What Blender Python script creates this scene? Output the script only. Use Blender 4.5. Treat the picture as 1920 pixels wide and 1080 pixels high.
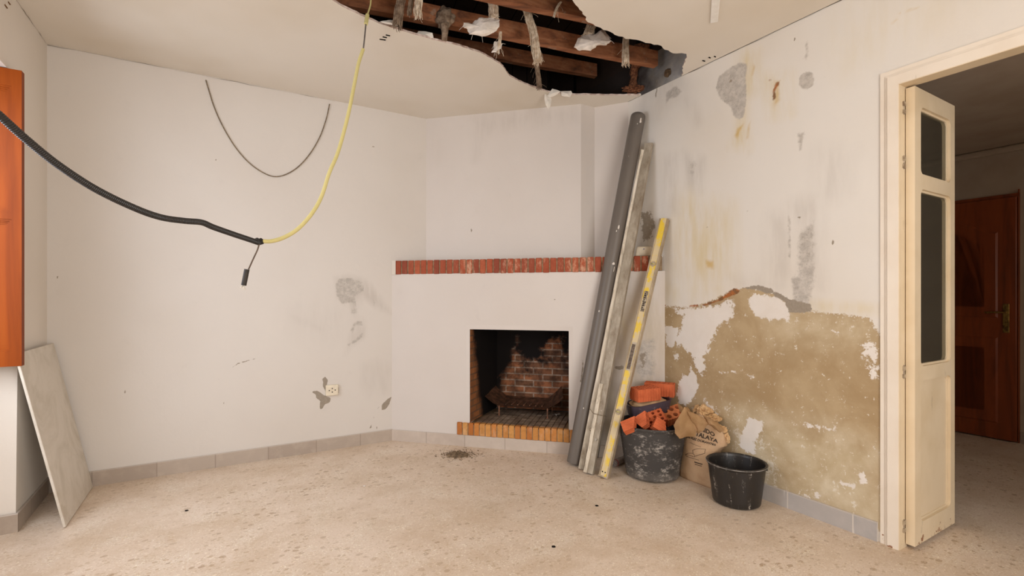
import bpy, bmesh, math, random
import numpy as np
from mathutils import Vector, Matrix, Euler, noise as mnoise
random.seed(7); np.random.seed(7)
for o in list(bpy.data.objects): bpy.data.objects.remove(o)
SC = bpy.context.scene
COL = SC.collection
# ------------------------------------------------------------------ camera
F = 915.0; HZ = 556.0; CH = 1.2; H = 2.74
cam = bpy.data.cameras.new('camera'); cam.sensor_width = 36.0; cam.sensor_fit = 'HORIZONTAL'
cam.lens = 36.0*F/1920.0; cam.shift_y = (HZ-540.0)/1920.0; cam.clip_start = 0.02
camo = bpy.data.objects.new('camera', cam); COL.objects.link(camo)
camo.location = (0, 0, CH); camo.rotation_euler = (math.pi/2, 0, 0)
SC.camera = camo
SC.view_settings.view_transform = 'Standard'; SC.view_settings.look = 'None'
SC.view_settings.gamma = 1.0; SC.view_settings.use_curve_mapping = False
SC.view_settings.exposure = 0.10
# room frame: s runs along the back wall from the window wall (s=0) to the right wall (s=S); t is the distance from the back wall
ANG = math.radians(30.8); EL = Vector((math.cos(ANG), math.sin(ANG), 0)); EW = Vector((math.sin(ANG), -math.cos(ANG), 0))
C0 = Vector((-2.84, 2.98, 0)); S = 3.680; TB = 5.4
def R(s, t, z=0.0): return C0 + EL*s + EW*t + Vector((0, 0, z))
def inv(p): v = Vector((p[0], p[1], 0)) - C0; return v.dot(EL), v.dot(EW)
# ------------------------------------------------------------------ world and lights
wd = bpy.data.worlds.new('world'); SC.world = wd; wd.use_nodes = True
wd.node_tree.nodes['Background'].inputs[0].default_value = (0.75, 0.85, 1.0, 1); wd.node_tree.nodes['Background'].inputs[1].default_value = 0.6
def area(name, loc, direction, sx, sy, power, col):
    l = bpy.data.lights.new(name, 'AREA'); l.shape = 'RECTANGLE'; l.size = sx; l.size_y = sy; l.energy = power; l.color = col
    o = bpy.data.objects.new(name, l); COL.objects.link(o); o.location = loc
    o.rotation_euler = Vector(direction).to_track_quat('-Z', 'Y').to_euler(); return o
area('window_daylight', R(-0.50, 1.50, 1.62), EL*0.80+Vector((0, 0, -0.50))-EW*0.10, 1.45, 1.40, 36, (0.90, 0.96, 1.07))
area('balcony_daylight', R(1.75, TB+0.10, 1.35), -EW, 1.7, 2.1, 82, (1.0, 0.98, 0.96))
area('hall_fill', R(S+1.6, TB+0.15, 1.5), -EW, 1.0, 1.2, 9, (1.0, 0.90, 0.80))  # unseen fill lamp, added to brighten the hall beyond the doorway
# ------------------------------------------------------------------ unprojection (photo pixel -> point on a real surface)
def ray(px, py): return Vector(((px-960)/F, 1.0, (HZ-py)/F))
CAM = Vector((0, 0, CH))
def atZ(px, py, Z): return CAM + ray(px, py)*Z
def hit(px, py, a, b, c):           # plane a*s+b*t=c
    d = ray(px, py); ds, dt = d.dot(EL), d.dot(EW); s0, t0 = inv((0, 0))
    k = (c-a*s0-b*t0)/(a*ds+b*dt); return CAM + d*k
def hz(px, py, z): return CAM + ray(px, py)*((z-CH)/((HZ-py)/F))
def hb(px, py, off=0.0): return hit(px, py, 0, 1, off)         # back wall
def hr(px, py, off=0.0): return hit(px, py, 1, 0, S-off)       # right wall
D0 = 2.14
def hd(px, py, c=D0): return hit(px, py, 1, -1, c)             # diagonal fireplace planes
# ------------------------------------------------------------------ node helpers
class NT:
    def __init__(s, name, rough=0.7, spec=0.3):
        s.m = bpy.data.materials.new(name); s.m.use_nodes = True; s.t = s.m.node_tree; s.n = s.t.nodes
        s.b = s.n['Principled BSDF']; s.b.inputs['Roughness'].default_value = rough
        s.b.inputs['Specular IOR Level'].default_value = spec
        s.tc = s.n.new('ShaderNodeTexCoord')
    def L(s, a, b): s.t.links.new(a, b)
    def set(s, sock, v):
        if hasattr(v, 'is_output') or isinstance(v, bpy.types.NodeSocket): s.L(v, sock)
        elif isinstance(v, (tuple, list)) and len(v) == 3 and sock.type == 'RGBA': sock.default_value = (*v, 1)
        else: sock.default_value = v
    def obj(s): return s.tc.outputs['Object']
    def map(s, sc=(1, 1, 1), rot=(0, 0, 0), loc=(0, 0, 0), src=None):
        m = s.n.new('ShaderNodeMapping'); m.inputs['Scale'].default_value = sc; m.inputs['Rotation'].default_value = rot
        m.inputs['Location'].default_value = loc; s.L(src or s.obj(), m.inputs[0]); return m.outputs[0]
    def noise(s, scale, detail=4, rough=0.55, vec=None, dist=0.0):
        x = s.n.new('ShaderNodeTexNoise'); x.inputs['Scale'].default_value = scale; x.inputs['Detail'].default_value = detail
        x.inputs['Roughness'].default_value = rough; x.inputs['Distortion'].default_value = dist
        s.L(vec or s.obj(), x.inputs['Vector']); return x.outputs['Fac']
    def vor(s, scale, vec=None, feature='F1', rnd=1.0):
        x = s.n.new('ShaderNodeTexVoronoi'); x.feature = feature; x.inputs['Scale'].default_value = scale
        x.inputs['Randomness'].default_value = rnd; s.L(vec or s.obj(), x.inputs['Vector']); return x
    def math(s, op, a, b=None, c=None, clamp=False):
        x = s.n.new('ShaderNodeMath'); x.operation = op; x.use_clamp = clamp
        for i, v in enumerate((a, b, c)):
            if v is not None: s.set(x.inputs[i], v)
        return x.outputs[0]
    def step(s, v, a, b, lo=0.0, hi=1.0):
        x = s.n.new('ShaderNodeMapRange'); x.interpolation_type = 'SMOOTHSTEP'
        s.set(x.inputs['Value'], v); x.inputs['From Min'].default_value = a; x.inputs['From Max'].default_value = b
        x.inputs['To Min'].default_value = lo; x.inputs['To Max'].default_value = hi; return x.outputs[0]
    def mix(s, f, a, b, mode='MIX'):
        x = s.n.new('ShaderNodeMix'); x.data_type = 'RGBA'; x.blend_type = mode
        s.set(x.inputs[0], f); s.set(x.inputs[6], a); s.set(x.inputs[7], b); return x.outputs[2]
    def ramp(s, f, stops):
        x = s.n.new('ShaderNodeValToRGB'); e = x.color_ramp.elements
        while len(e) < len(stops): e.new(0.5)
        for i, (p, c) in enumerate(stops): e[i].position = p; e[i].color = (*c, 1)
        s.L(f, x.inputs[0]); return x.outputs[0]
    def attr(s, name):
        x = s.n.new('ShaderNodeAttribute'); x.attribute_name = name
        y = s.n.new('ShaderNodeSeparateColor'); s.L(x.outputs['Color'], y.inputs[0]); return y.outputs
    def sep(s, v):
        y = s.n.new('ShaderNodeSeparateXYZ'); s.L(v, y.inputs[0]); return y.outputs
    def island(s): return s.n.new('ShaderNodeNewGeometry').outputs['Random Per Island']
    def color(s, c): s.set(s.b.inputs['Base Color'], c)
    def rough(s, v): s.set(s.b.inputs['Roughness'], v)
    def bump(s, h, strength=0.3, dist=0.01):
        x = s.n.new('ShaderNodeBump'); x.inputs['Strength'].default_value = strength; x.inputs['Distance'].default_value = dist
        s.L(h, x.inputs['Height']); s.L(x.outputs[0], s.b.inputs['Normal'])
def C(r, g, b):                      # sRGB 0-255 -> linear
    f = lambda v: (v/255/12.92) if v <= 10 else (((v/255)+0.055)/1.055)**2.4
    return (f(r), f(g), f(b))
def simple(name, c1, c2=None, scale=20, rough=0.7, spec=0.3, bump=0.15, metal=0.0, bscale=None):
    n = NT(name, rough, spec); v = n.noise(scale, 5)
    n.color(n.mix(n.step(v, 0.35, 0.65), c1, c2 or tuple(x*0.8 for x in c1)))
    n.b.inputs['Metallic'].default_value = metal
    if bump: n.bump(n.noise(bscale or scale*2, 5), bump, 0.004)
    return n.m
# ------------------------------------------------------------------ walls: paint with stain masks carried by the mesh
def wall_mat(name, base, base2):
    n = NT(name, 0.85, 0.15)
    A = n.attr('mask_a'); B = n.attr('mask_b'); D = n.attr('mask_c')
    big = n.noise(0.9, 3); fine = n.noise(28, 8, 0.68); mid = n.noise(7, 6, 0.62); speck = n.noise(95, 4, 0.7)
    streak = n.noise(5, 5, 0.6, n.map((3.0, 3.0, 0.55)))
    col = n.mix(n.step(big, 0.35, 0.7), base, base2)
    col = n.mix(n.step(mid, 0.6, 0.85, 0, 0.25), col, tuple(x*0.82 for x in base2))
    # faint damp veils
    col = n.mix(n.math('MULTIPLY', D[1], n.step(streak, 0.30, 0.75, 0.1, 0.9)), col, C(205, 183, 128))
    col = n.mix(n.math('MULTIPLY', D[0], n.step(streak, 0.30, 0.70, 0.1, 0.55)), col, C(176, 166, 156))
    col = n.mix(n.step(n.math('ADD', B[0], n.math('MULTIPLY', n.math('SUBTRACT', mid, 0.5), 0.9)), 0.35, 0.9, 0, 0.75), col, C(196, 160, 84))
    # sharp layers
    def edge(f, amp, w=0.05, src=None, amp2=0.0, src2=None):
        amp *= 2.3; amp2 *= 1.6; w *= 1.3
        v = n.math('ADD', f, n.math('MULTIPLY', n.math('SUBTRACT', src or fine, 0.5), amp))
        if amp2: v = n.math('ADD', v, n.math('MULTIPLY', n.math('SUBTRACT', src2, 0.5), amp2))
        return n.step(v, 0.5-w, 0.5+w)
    gy = edge(B[2], 0.30, 0.12, None, 0.12, speck)
    gcol = n.mix(n.step(fine, 0.35, 0.65), C(198, 190, 180), C(176, 168, 159)); gcol = n.mix(n.step(speck, 0.56, 0.64, 0, 0.5), gcol, C(150, 140, 130))
    col = n.mix(gy, col, gcol)
    tan = edge(A[0], 0.50, 0.06, None, 0.75, speck)
    blotch = n.step(n.noise(2.6, 5, 0.6, dist=0.4), 0.38, 0.66)
    tcol = n.mix(blotch, C(164, 139, 104), C(182, 160, 126))
    lcol = n.mix(blotch, C(190, 172, 140), C(218, 206, 182))
    tcol = n.mix(n.math('MULTIPLY', A[2], n.step(mid, 0.3, 0.62, 0.5, 1.0)), tcol, lcol)
    patch2 = n.step(n.noise(1.7, 3, 0.6), 0.48, 0.62)
    flk = n.step(n.math('ADD', n.math('MULTIPLY', fine, 0.6), n.math('ADD', n.math('MULTIPLY', speck, 0.4), n.math('MULTIPLY', n.math('MULTIPLY', A[2], patch2), 0.11))), 0.575, 0.625)
    tcol = n.mix(n.math('MULTIPLY', flk, 0.75), tcol, C(222, 214, 200))
    tcol = n.mix(n.step(speck, 0.66, 0.72, 0, 0.4), tcol, C(220, 206, 184))
    tcol = n.mix(n.step(speck, 0.36, 0.28, 0, 0.25), tcol, C(130, 104, 72))
    col = n.mix(tan, col, tcol)
    wh = edge(A[1], 0.55, 0.05, fine, 0.30, speck)
    col = n.mix(wh, col, n.mix(mid, C(232, 226, 220), C(214, 203, 190)))
    ch = edge(D[2], 0.55, 0.06)
    col = n.mix(ch, col, n.mix(speck, C(172, 160, 144), C(128, 116, 102)))
    ru = edge(B[1], 0.6, 0.15)
    col = n.mix(n.math('MULTIPLY', ru, 0.9), col, n.mix(n.step(fine, .4, .6), C(168, 96, 46), C(116, 78, 48)))
    # tiny scattered nicks
    v = n.vor(5.0); cell = v.outputs['Color']; cs = n.n.new('ShaderNodeSeparateColor'); n.L(cell, cs.inputs[0])
    nick = n.math('MULTIPLY', n.step(v.outputs['Distance'], 0.030, 0.012), n.math('GREATER_THAN', cs.outputs[0], 0.80))
    col = n.mix(n.math('MULTIPLY', nick, 0.55), col, C(120, 108, 96))
    n.color(col)
    hgt = n.math('ADD', n.math('MULTIPLY', fine, 0.35), n.math('MULTIPLY', mid, 0.8))
    hgt = n.math('SUBTRACT', hgt, n.math('MULTIPLY', tan, 0.5))
    hgt = n.math('ADD', hgt, n.math('MULTIPLY', wh, 0.5))
    hgt = n.math('SUBTRACT', hgt, n.math('MULTIPLY', n.math('ADD', ch, gy), 0.35))
    n.bump(hgt, 0.22, 0.007)
    return n.m
M = {}
M['wall_back'] = wall_mat('painted_plaster_back', C(212, 204, 195), C(208, 199, 189))
M['wall_right'] = wall_mat('painted_plaster_right', C(220, 214, 206), C(216, 207, 195))
M['wall_diag'] = wall_mat('painted_plaster_fireplace', C(210, 201, 193), C(205, 195, 186))
M['plain_wall'] = simple('plain_plaster', C(214, 204, 192), C(208, 197, 184), 3, 0.85, 0.15, 0.2, bscale=14)
# ceiling
n = NT('ceiling_plaster', 0.9, 0.1)
n.color(n.mix(n.step(n.noise(0.8, 3), 0.4, 0.7), C(224, 215, 202), C(214, 202, 184))); n.bump(n.noise(3, 4), 0.3, 0.01); M['ceiling'] = n.m
M['broken'] = simple('broken_gypsum', C(222, 204, 192), C(192, 164, 150), 40, 0.95, 0.1, 0.5)
# terrazzo floor
n = NT('terrazzo', 0.42, 0.35)
rv = n.map(rot=(0, 0, -ANG))
dusty = n.noise(1.3, 5, 0.6, rv); film = n.noise(5, 5, 0.6, rv)
base = n.mix(n.step(dusty, 0.35, 0.65), C(222, 203, 184), C(213, 192, 170))
base = n.mix(n.step(film, 0.45, 0.75, 0, 0.55), base, C(224, 210, 192))
warp = n.n.new('ShaderNodeTexNoise'); warp.inputs['Scale'].default_value = 24; n.L(rv, warp.inputs['Vector'])
def addv(a, b, k):
    m = n.n.new('ShaderNodeVectorMath'); m.operation = 'MULTIPLY_ADD'; n.L(b, m.inputs[0]); m.inputs[1].default_value = (k, k, k); n.L(a, m.inputs[2]); return m.outputs[0]
wv = addv(rv, warp.outputs['Color'], 0.016)
def chips(scale, size, pick, col, base, patch, rotz):
    mv = n.map((scale, scale*1.35, scale), (0, 0, rotz), src=wv); v = n.vor(1.0, mv); s = n.n.new('ShaderNodeSeparateColor'); n.L(v.outputs['Color'], s.inputs[0])
    r = n.math('MULTIPLY', s.outputs[1], size)
    k = n.step(n.math('SUBTRACT', v.outputs['Distance'], r), 0.03, -0.03)
    k = n.math('MULTIPLY', k, n.math('GREATER_THAN', s.outputs[0], pick)); k = n.math('MULTIPLY', n.math('MULTIPLY', k, patch), 0.85)
    return n.mix(k, base, n.mix(s.outputs[2], col, tuple(min(1, x*1.35) for x in col)))
patch = n.step(n.noise(1.1, 4, 0.6, n.map(rot=(0, 0, -ANG), loc=(3.3, 1.7, 0))), 0.36, 0.62, 0.25, 0.9)
base = chips(34, 0.40, 0.36, C(176, 152, 124), base, patch, 0.4)
base = chips(40, 0.34, 0.40, C(224, 208, 188), base, patch, 1.3)
base = chips(24, 0.42, 0.58, C(158, 132, 106), base, patch, 2.0)
base = chips(80, 0.5, 0.35, C(184, 162, 136), base, n.step(patch, 0.0, 1.0, 0.2, 0.7), 0.9)
base = chips(130, 0.6, 0.30, C(186, 162, 132), base, n.step(film, 0.3, 0.7, 0.35, 0.95), 0.2)
base = chips(110, 0.5, 0.50, C(232, 218, 200), base, n.step(film, 0.3, 0.7, 0.3, 0.8), 1.7)
base = n.mix(n.step(n.noise(3.1, 6, 0.7, rv), 0.42, 0.66, 0, 0.30), base, C(178, 148, 112))
# tile joints, 40 cm, walls' directions
x, y, _ = n.sep(rv)
def joint(c, off):
    f = n.math('FRACT', n.math('DIVIDE', n.math('ADD', c, off), 0.40)); d = n.math('ABSOLUTE', n.math('SUBTRACT', f, 0.5)); return n.step(d, 0.491, 0.497)
j = n.math('MAXIMUM', joint(x, 20.13), joint(y, 20.31))
base = n.mix(n.math('MULTIPLY', j, n.step(film, 0.35, 0.65, 0.1, 0.5)), base, C(222, 208, 190))
n.color(base)
n.rough(n.step(n.noise(2.2, 4, 0.6, rv), 0.3, 0.7, 0.32, 0.5)); n.bump(n.noise(60, 3), 0.05, 0.003)
M['floor'] = n.m
# skirting tile
def skirt_mat(name, a, b, drips=False):
    n = NT(name, 0.5, 0.4); rv = n.map(rot=(0, 0, -ANG)); s = n.sep(n.map(rot=(0, 0, 0)))
    uv = n.n.new('ShaderNodeUVMap'); u, v, _ = n.sep(uv.outputs[0])
    f = n.math('ABSOLUTE', n.math('SUBTRACT', n.math('FRACT', n.math('DIVIDE', u, 0.333)), 0.5)); jt = n.step(f, 0.488, 0.494)
    tid = n.n.new('ShaderNodeTexWhiteNoise'); tid.noise_dimensions = '1D'; n.L(n.math('FLOOR', n.math('DIVIDE', u, 0.333)), tid.inputs['W'])
    c = n.mix(n.math('MULTIPLY', tid.outputs[0], 0.8), a, b); c = n.mix(n.step(n.noise(12, 4), 0.4, 0.7, 0, 0.4), c, tuple(k*1.15 for k in b))
    c = n.mix(n.math('MULTIPLY', jt, 0.8 if drips else 0.55), c, C(214, 204, 192) if drips else C(132, 118, 104))
    c = n.mix(n.step(v, 0.088, 0.094, 0, 0.7), c, C(190, 178, 166))
    if drips:
        w = n.noise(34, 2, 0.5, n.map((1, 1, 0.06))); c = n.mix(n.step(w, 0.70, 0.74, 0, 0.8), c, C(225, 218, 210))
    n.color(c); n.bump(n.noise(30, 3), 0.1, 0.003); return n.m
M['skirt'] = skirt_mat('skirting_tile', C(166, 150, 135), C(180, 165, 150))
M['skirt_fire'] = skirt_mat('skirting_tile_pale', C(184, 168, 154), C(194, 180, 166))
M['skirt_right'] = skirt_mat('skirting_tile_grey', C(168, 162, 158), C(178, 170, 164), True)
# ------------------------------------------------------------------ mesh helpers
def finish(name, bm, mat, parent=None, smooth=False, origin=None, autosmooth=None):
    bmesh.ops.recalc_face_normals(bm, faces=bm.faces) if not getattr(finish, 'norecalc', False) else None
    me = bpy.data.meshes.new(name)
    if parent is not None: off = TREE[parent.name]
    else:
        if origin is None and len(bm.verts):
            xs = [v.co for v in bm.verts]; lo = Vector([min(c[i] for c in xs) for i in range(3)]); hi = Vector([max(c[i] for c in xs) for i in range(3)])
            origin = Vector(((lo.x+hi.x)/2, (lo.y+hi.y)/2, lo.z))
        off = origin if origin is not None else Vector()
    bmesh.ops.translate(bm, verts=bm.verts, vec=-off)
    bm.to_mesh(me); bm.free()
    for m in (mat if isinstance(mat, (list, tuple)) else [mat]): me.materials.append(m)
    if smooth:
        for p in me.polygons: p.use_smooth = True
        if autosmooth:
            try: me.set_sharp_from_angle(angle=math.radians(autosmooth))
            except Exception: pass
    o = bpy.data.objects.new(name, me); COL.objects.link(o)
    if parent is None: o.location = off; TREE[o.name] = Vector(off)
    else: o.parent = parent; TREE[o.name] = Vector(off); o.location = (0, 0, 0)
    return o
TREE = {}
def sub(o): TREE[o.name] = TREE[o.name]; return o
def thing(name, loc, label, cat, group=None):
    o = bpy.data.objects.new(name, None); COL.objects.link(o); o.location = loc; o.empty_display_size = 0.05; TREE[o.name] = Vector(loc)
    return tag(o, label, cat, group)
def tag(o, label, cat, group=None, kind=None):
    o['label'] = label; o['category'] = cat
    if group: o['group'] = group
    if kind: o['kind'] = kind
    return o
def struct(o): o['kind'] = 'structure'; return o
def quadbox(bm, pts, mi=0):
    vs = [bm.verts.new(p) for p in pts]
    for f in ((0, 1, 2, 3), (7, 6, 5, 4), (0, 4, 5, 1), (1, 5, 6, 2), (2, 6, 7, 3), (3, 7, 4, 0)):
        fc = bm.faces.new([vs[i] for i in f]); fc.material_index = mi
    return vs
def rbox(bm, s0, s1, t0, t1, z0, z1, mi=0):
    return quadbox(bm, [R(s0, t0, z0), R(s1, t0, z0), R(s1, t1, z0), R(s0, t1, z0), R(s0, t0, z1), R(s1, t0, z1), R(s1, t1, z1), R(s0, t1, z1)], mi)
def obox(bm, o, ax, ay, az, x0, x1, y0, y1, z0, z1, mi=0):
    P = lambda x, y, z: o+ax*x+ay*y+az*z
    return quadbox(bm, [P(x0, y0, z0), P(x1, y0, z0), P(x1, y1, z0), P(x0, y1, z0), P(x0, y0, z1), P(x1, y0, z1), P(x1, y1, z1), P(x0, y1, z1)], mi)
def bevel(bm, w=0.003, seg=2, edges=None):
    bmesh.ops.bevel(bm, geom=edges or bm.edges[:], offset=w, segments=seg, profile=0.5, affect='EDGES', clamp_overlap=True)
def crom(pts, n=8):
    P = [pts[0]*2-pts[1]]+list(pts)+[pts[-1]*2-pts[-2]]; out = []
    for i in range(1, len(P)-2):
        for k in range(n):
            t = k/n; a, b, c, d = P[i-1], P[i], P[i+1], P[i+2]
            out.append(0.5*((2*b)+(c-a)*t+(2*a-5*b+4*c-d)*t*t+(3*b-a-3*c+d)*t**3))
    out.append(P[-2].copy()); return out
def tube(bm, pts, rad, seg=10, caps=True, mi=0):
    rings = []; up = Vector((0, 0, 1)); prev = None
    for i, p in enumerate(pts):
        d = (pts[min(i+1, len(pts)-1)]-pts[max(i-1, 0)]).normalized()
        if prev is None: x = d.cross(up if abs(d.z) < 0.95 else Vector((1, 0, 0))).normalized()
        else: x = (prev-d*prev.dot(d)).normalized()
        prev = x; y = d.cross(x); r = rad(i/(len(pts)-1)) if callable(rad) else rad
        rings.append([bm.verts.new(p+x*math.cos(2*math.pi*k/seg)*r+y*math.sin(2*math.pi*k/seg)*r) for k in range(seg)])
    for a, b in zip(rings, rings[1:]):
        for k in range(seg): f = bm.faces.new((a[k], a[(k+1) % seg], b[(k+1) % seg], b[k])); f.material_index = mi
    if caps:
        for r in (rings[0], rings[-1]): f = bm.faces.new(r); f.material_index = mi
    return rings
def lathe(bm, c, prof, seg=48, closed=False, deform=None):
    rings = []
    for (r, z) in prof:
        ring = []
        for k in range(seg):
            a = 2*math.pi*k/seg; p = Vector((math.cos(a)*r, math.sin(a)*r, z))
            if deform: p = deform(p, a, r, z)
            ring.append(bm.verts.new(c+p))
        rings.append(ring)
    for a, b in zip(rings, rings[1:]):
        for k in range(seg): bm.faces.new((a[k], a[(k+1) % seg], b[(k+1) % seg], b[k]))
    if closed:
        bm.faces.new(rings[0]); bm.faces.new(rings[-1])
    return rings
# ------------------------------------------------------------------ stain grid walls
def polyfield(P, poly, soft):
    poly = np.array(poly); n = len(poly); d2 = np.full(len(P), 1e9); inside = np.zeros(len(P), bool)
    for i in range(n):
        a = poly[i]; b = poly[(i+1) % n]; e = b-a; L2 = max((e*e).sum(), 1e-12)
        q = P-a; k = np.clip((q@e)/L2, 0, 1); dd = q-k[:, None]*e; d2 = np.minimum(d2, (dd*dd).sum(1))
        c = ((a[1] > P[:, 1]) != (b[1] > P[:, 1]))
        with np.errstate(divide='ignore', invalid='ignore'): xi = a[0]+(P[:, 1]-a[1])/(b[1]-a[1])*(b[0]-a[0])
        inside ^= c & (P[:, 0] < xi)
    sd = np.sqrt(d2)*np.where(inside, -1, 1)
    return np.clip(0.5-sd/(2*soft), 0, 1)
def grid_wall(name, origin, ax, L, z0, z1, step, mat, layers, proj, keep=None, thick=None):
    """planar grid; layers: {channel:(polys)} with polygons in photo pixels, proj(px,py)->world point"""
    nu = max(2, int(L/step)+1); nv = max(2, int((z1-z0)/step)+1)
    us = np.linspace(0, L, nu); vs = np.linspace(z0, z1, nv)
    U, V = np.meshgrid(us, vs); P2 = np.stack([U.ravel(), V.ravel()], 1)
    o = np.array(origin); a = np.array(ax)
    co = o[None, :]+P2[:, 0:1]*a[None, :]; co[:, 2] = P2[:, 1]
    idx = np.arange(nu*nv).reshape(nv, nu)
    q = np.stack([idx[:-1, :-1], idx[:-1, 1:], idx[1:, 1:], idx[1:, :-1]], -1).reshape(-1, 4)
    if keep is not None:
        cen = P2[q].mean(1); q = q[keep(cen[:, 0], cen[:, 1])]
    me = bpy.data.meshes.new(name)
    co = co - o*np.array([1, 1, 0])[None, :]
    me.from_pydata(co.tolist(), [], q.tolist())
    masks = {k: np.zeros((nu*nv, 4), np.float32) for k in ('mask_a', 'mask_b', 'mask_c')}
    for m in masks.values(): m[:, 3] = 1
    CH_ = {'tan': ('mask_a', 0), 'white': ('mask_a', 1), 'light': ('mask_a', 2), 'yellow': ('mask_b', 0), 'rust': ('mask_b', 1), 'grey': ('mask_b', 2),
           'fgrey': ('mask_c', 0), 'fyellow': ('mask_c', 1), 'chip': ('mask_c', 2)}
    for ch, polys in layers.items():
        mk, ci = CH_[ch]
        for item in polys:
            poly, soft = item[0], item[1]; amp = item[2] if len(item) > 2 else 1.0
            W = [proj(x, y) for x, y in poly]
            pp = [((Vector((w.x, w.y, 0))-Vector((origin[0], origin[1], 0))).dot(ax), w.z) for w in W]
            masks[mk][:, ci] = np.maximum(masks[mk][:, ci], polyfield(P2, pp, soft*(2.6 if ch in ('tan', 'white') else 1.7 if ch == 'grey' else 1.0))*amp)
    for k, m in masks.items():
        at = me.attributes.new(k, 'FLOAT_COLOR', 'POINT'); at.data.foreach_set('color', m.ravel())
    me.materials.append(mat); me.update()
    ob = bpy.data.objects.new(name, me); COL.objects.link(ob); ob.location = (origin[0], origin[1], 0); TREE[ob.name] = Vector((origin[0], origin[1], 0))
    return ob
def cr(sc, ox, oy, pts): return [(ox+x/sc, oy+y/sc) for x, y in pts]
def blob(cx, cy, rx, ry, n=14, rot=0, jit=0.15, seed=0):
    rnd = random.Random(seed+int(cx*7+cy)); out = []
    for i in range(n):
        a = 2*math.pi*i/n; k = 1+rnd.uniform(-jit, jit); x = math.cos(a)*rx*k; y = math.sin(a)*ry*k
        out.append((cx+x*math.cos(rot)-y*math.sin(rot), cy+x*math.sin(rot)+y*math.cos(rot)))
    return out
# back wall (left half of the photo)
k2 = lambda p: cr(3.373, 540, 500, p)
LAY_B = {
 'fgrey': [(k2([(300, 70), (400, 60), (500, 90), (600, 220), (660, 300), (560, 260), (470, 190), (440, 300), (480, 340), (490, 440), (400, 500), (360, 560), (380, 460), (430, 330), (390, 260), (310, 200)]), 0.03, .9),
           (k2([(20, 310), (130, 320), (250, 400), (200, 420), (60, 360)]), 0.05, .6), (k2([(470, 620), (560, 590), (660, 640), (650, 800), (520, 820), (450, 730)]), 0.05, .5),
           (blob(600, 600, 60, 40), 0.12, .3)],
 'grey': [(k2([(320, 75), (400, 72), (470, 95), (480, 150), (430, 180), (430, 250), (400, 225), (340, 235), (305, 180), (303, 110)]), 0.012, .9),
          (k2([(400, 265), (440, 262), (445, 300), (400, 295)]), 0.012, .8), (k2([(395, 405), (420, 345), (465, 345), (475, 375), (430, 370), (410, 420)]), 0.012, .85),
          (k2([(375, 490), (430, 455), (470, 420), (470, 450), (430, 480), (385, 500)]), 0.012, .85), (k2([(530, 190), (560, 230), (540, 255)]), 0.01, .7)],
 'chip': [(k2([(150, 790), (185, 785), (225, 810), (268, 830), (262, 860), (235, 870), (212, 905), (198, 900), (205, 850), (180, 830), (172, 808)]), 0.008),
          (k2([(218, 712), (235, 695), (252, 715), (236, 790), (222, 760)]), 0.007), (k2([(298, 745), (320, 765), (322, 800), (300, 812)]), 0.008),
          (k2([(655, 822), (640, 870), (615, 905), (592, 905), (594, 875), (620, 845)]), 0.007), (k2([(565, 900), (578, 878), (572, 900)]), 0.005),
          (k2([(538, 945), (546, 948), (541, 970)]), 0.005), (k2([(512, 1025), (530, 995), (528, 1020)]), 0.005), (k2([(556, 1010), (565, 1012), (562, 1030)]), 0.005),
          (k2([(58, 1020), (66, 990), (64, 1020)]), 0.004, .8),
          ([(232, 741), (235, 727), (237, 726), (235, 737)], 0.006, .9), ([(252, 724), (254, 714), (255, 722)], 0.005, .9), ([(434, 690), (446, 680), (480, 671), (480, 673), (447, 683)], 0.005, .72), ([(403, 709), (415, 712), (404, 711)], 0.005, .8), (blob(419, 756, 1.5, 1.5, 6), 0.004), (blob(405, 300, 2, 2, 8), 0.004, .8), (blob(700, 275, 3, 1.6, 8), 0.004, .8),
          (blob(220, 838, 4, 1.5, 8), 0.004, .6), (blob(162, 872, 2.5, 2, 8), 0.005, .8), (blob(108, 520, 2, 2, 8), 0.004)],
}
wall_back = grid_wall('wall_back', R(0, 0), EL, D0+0.45, 0, 3.1, 0.008, M['wall_back'], LAY_B, hb)
struct(wall_back)
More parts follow.
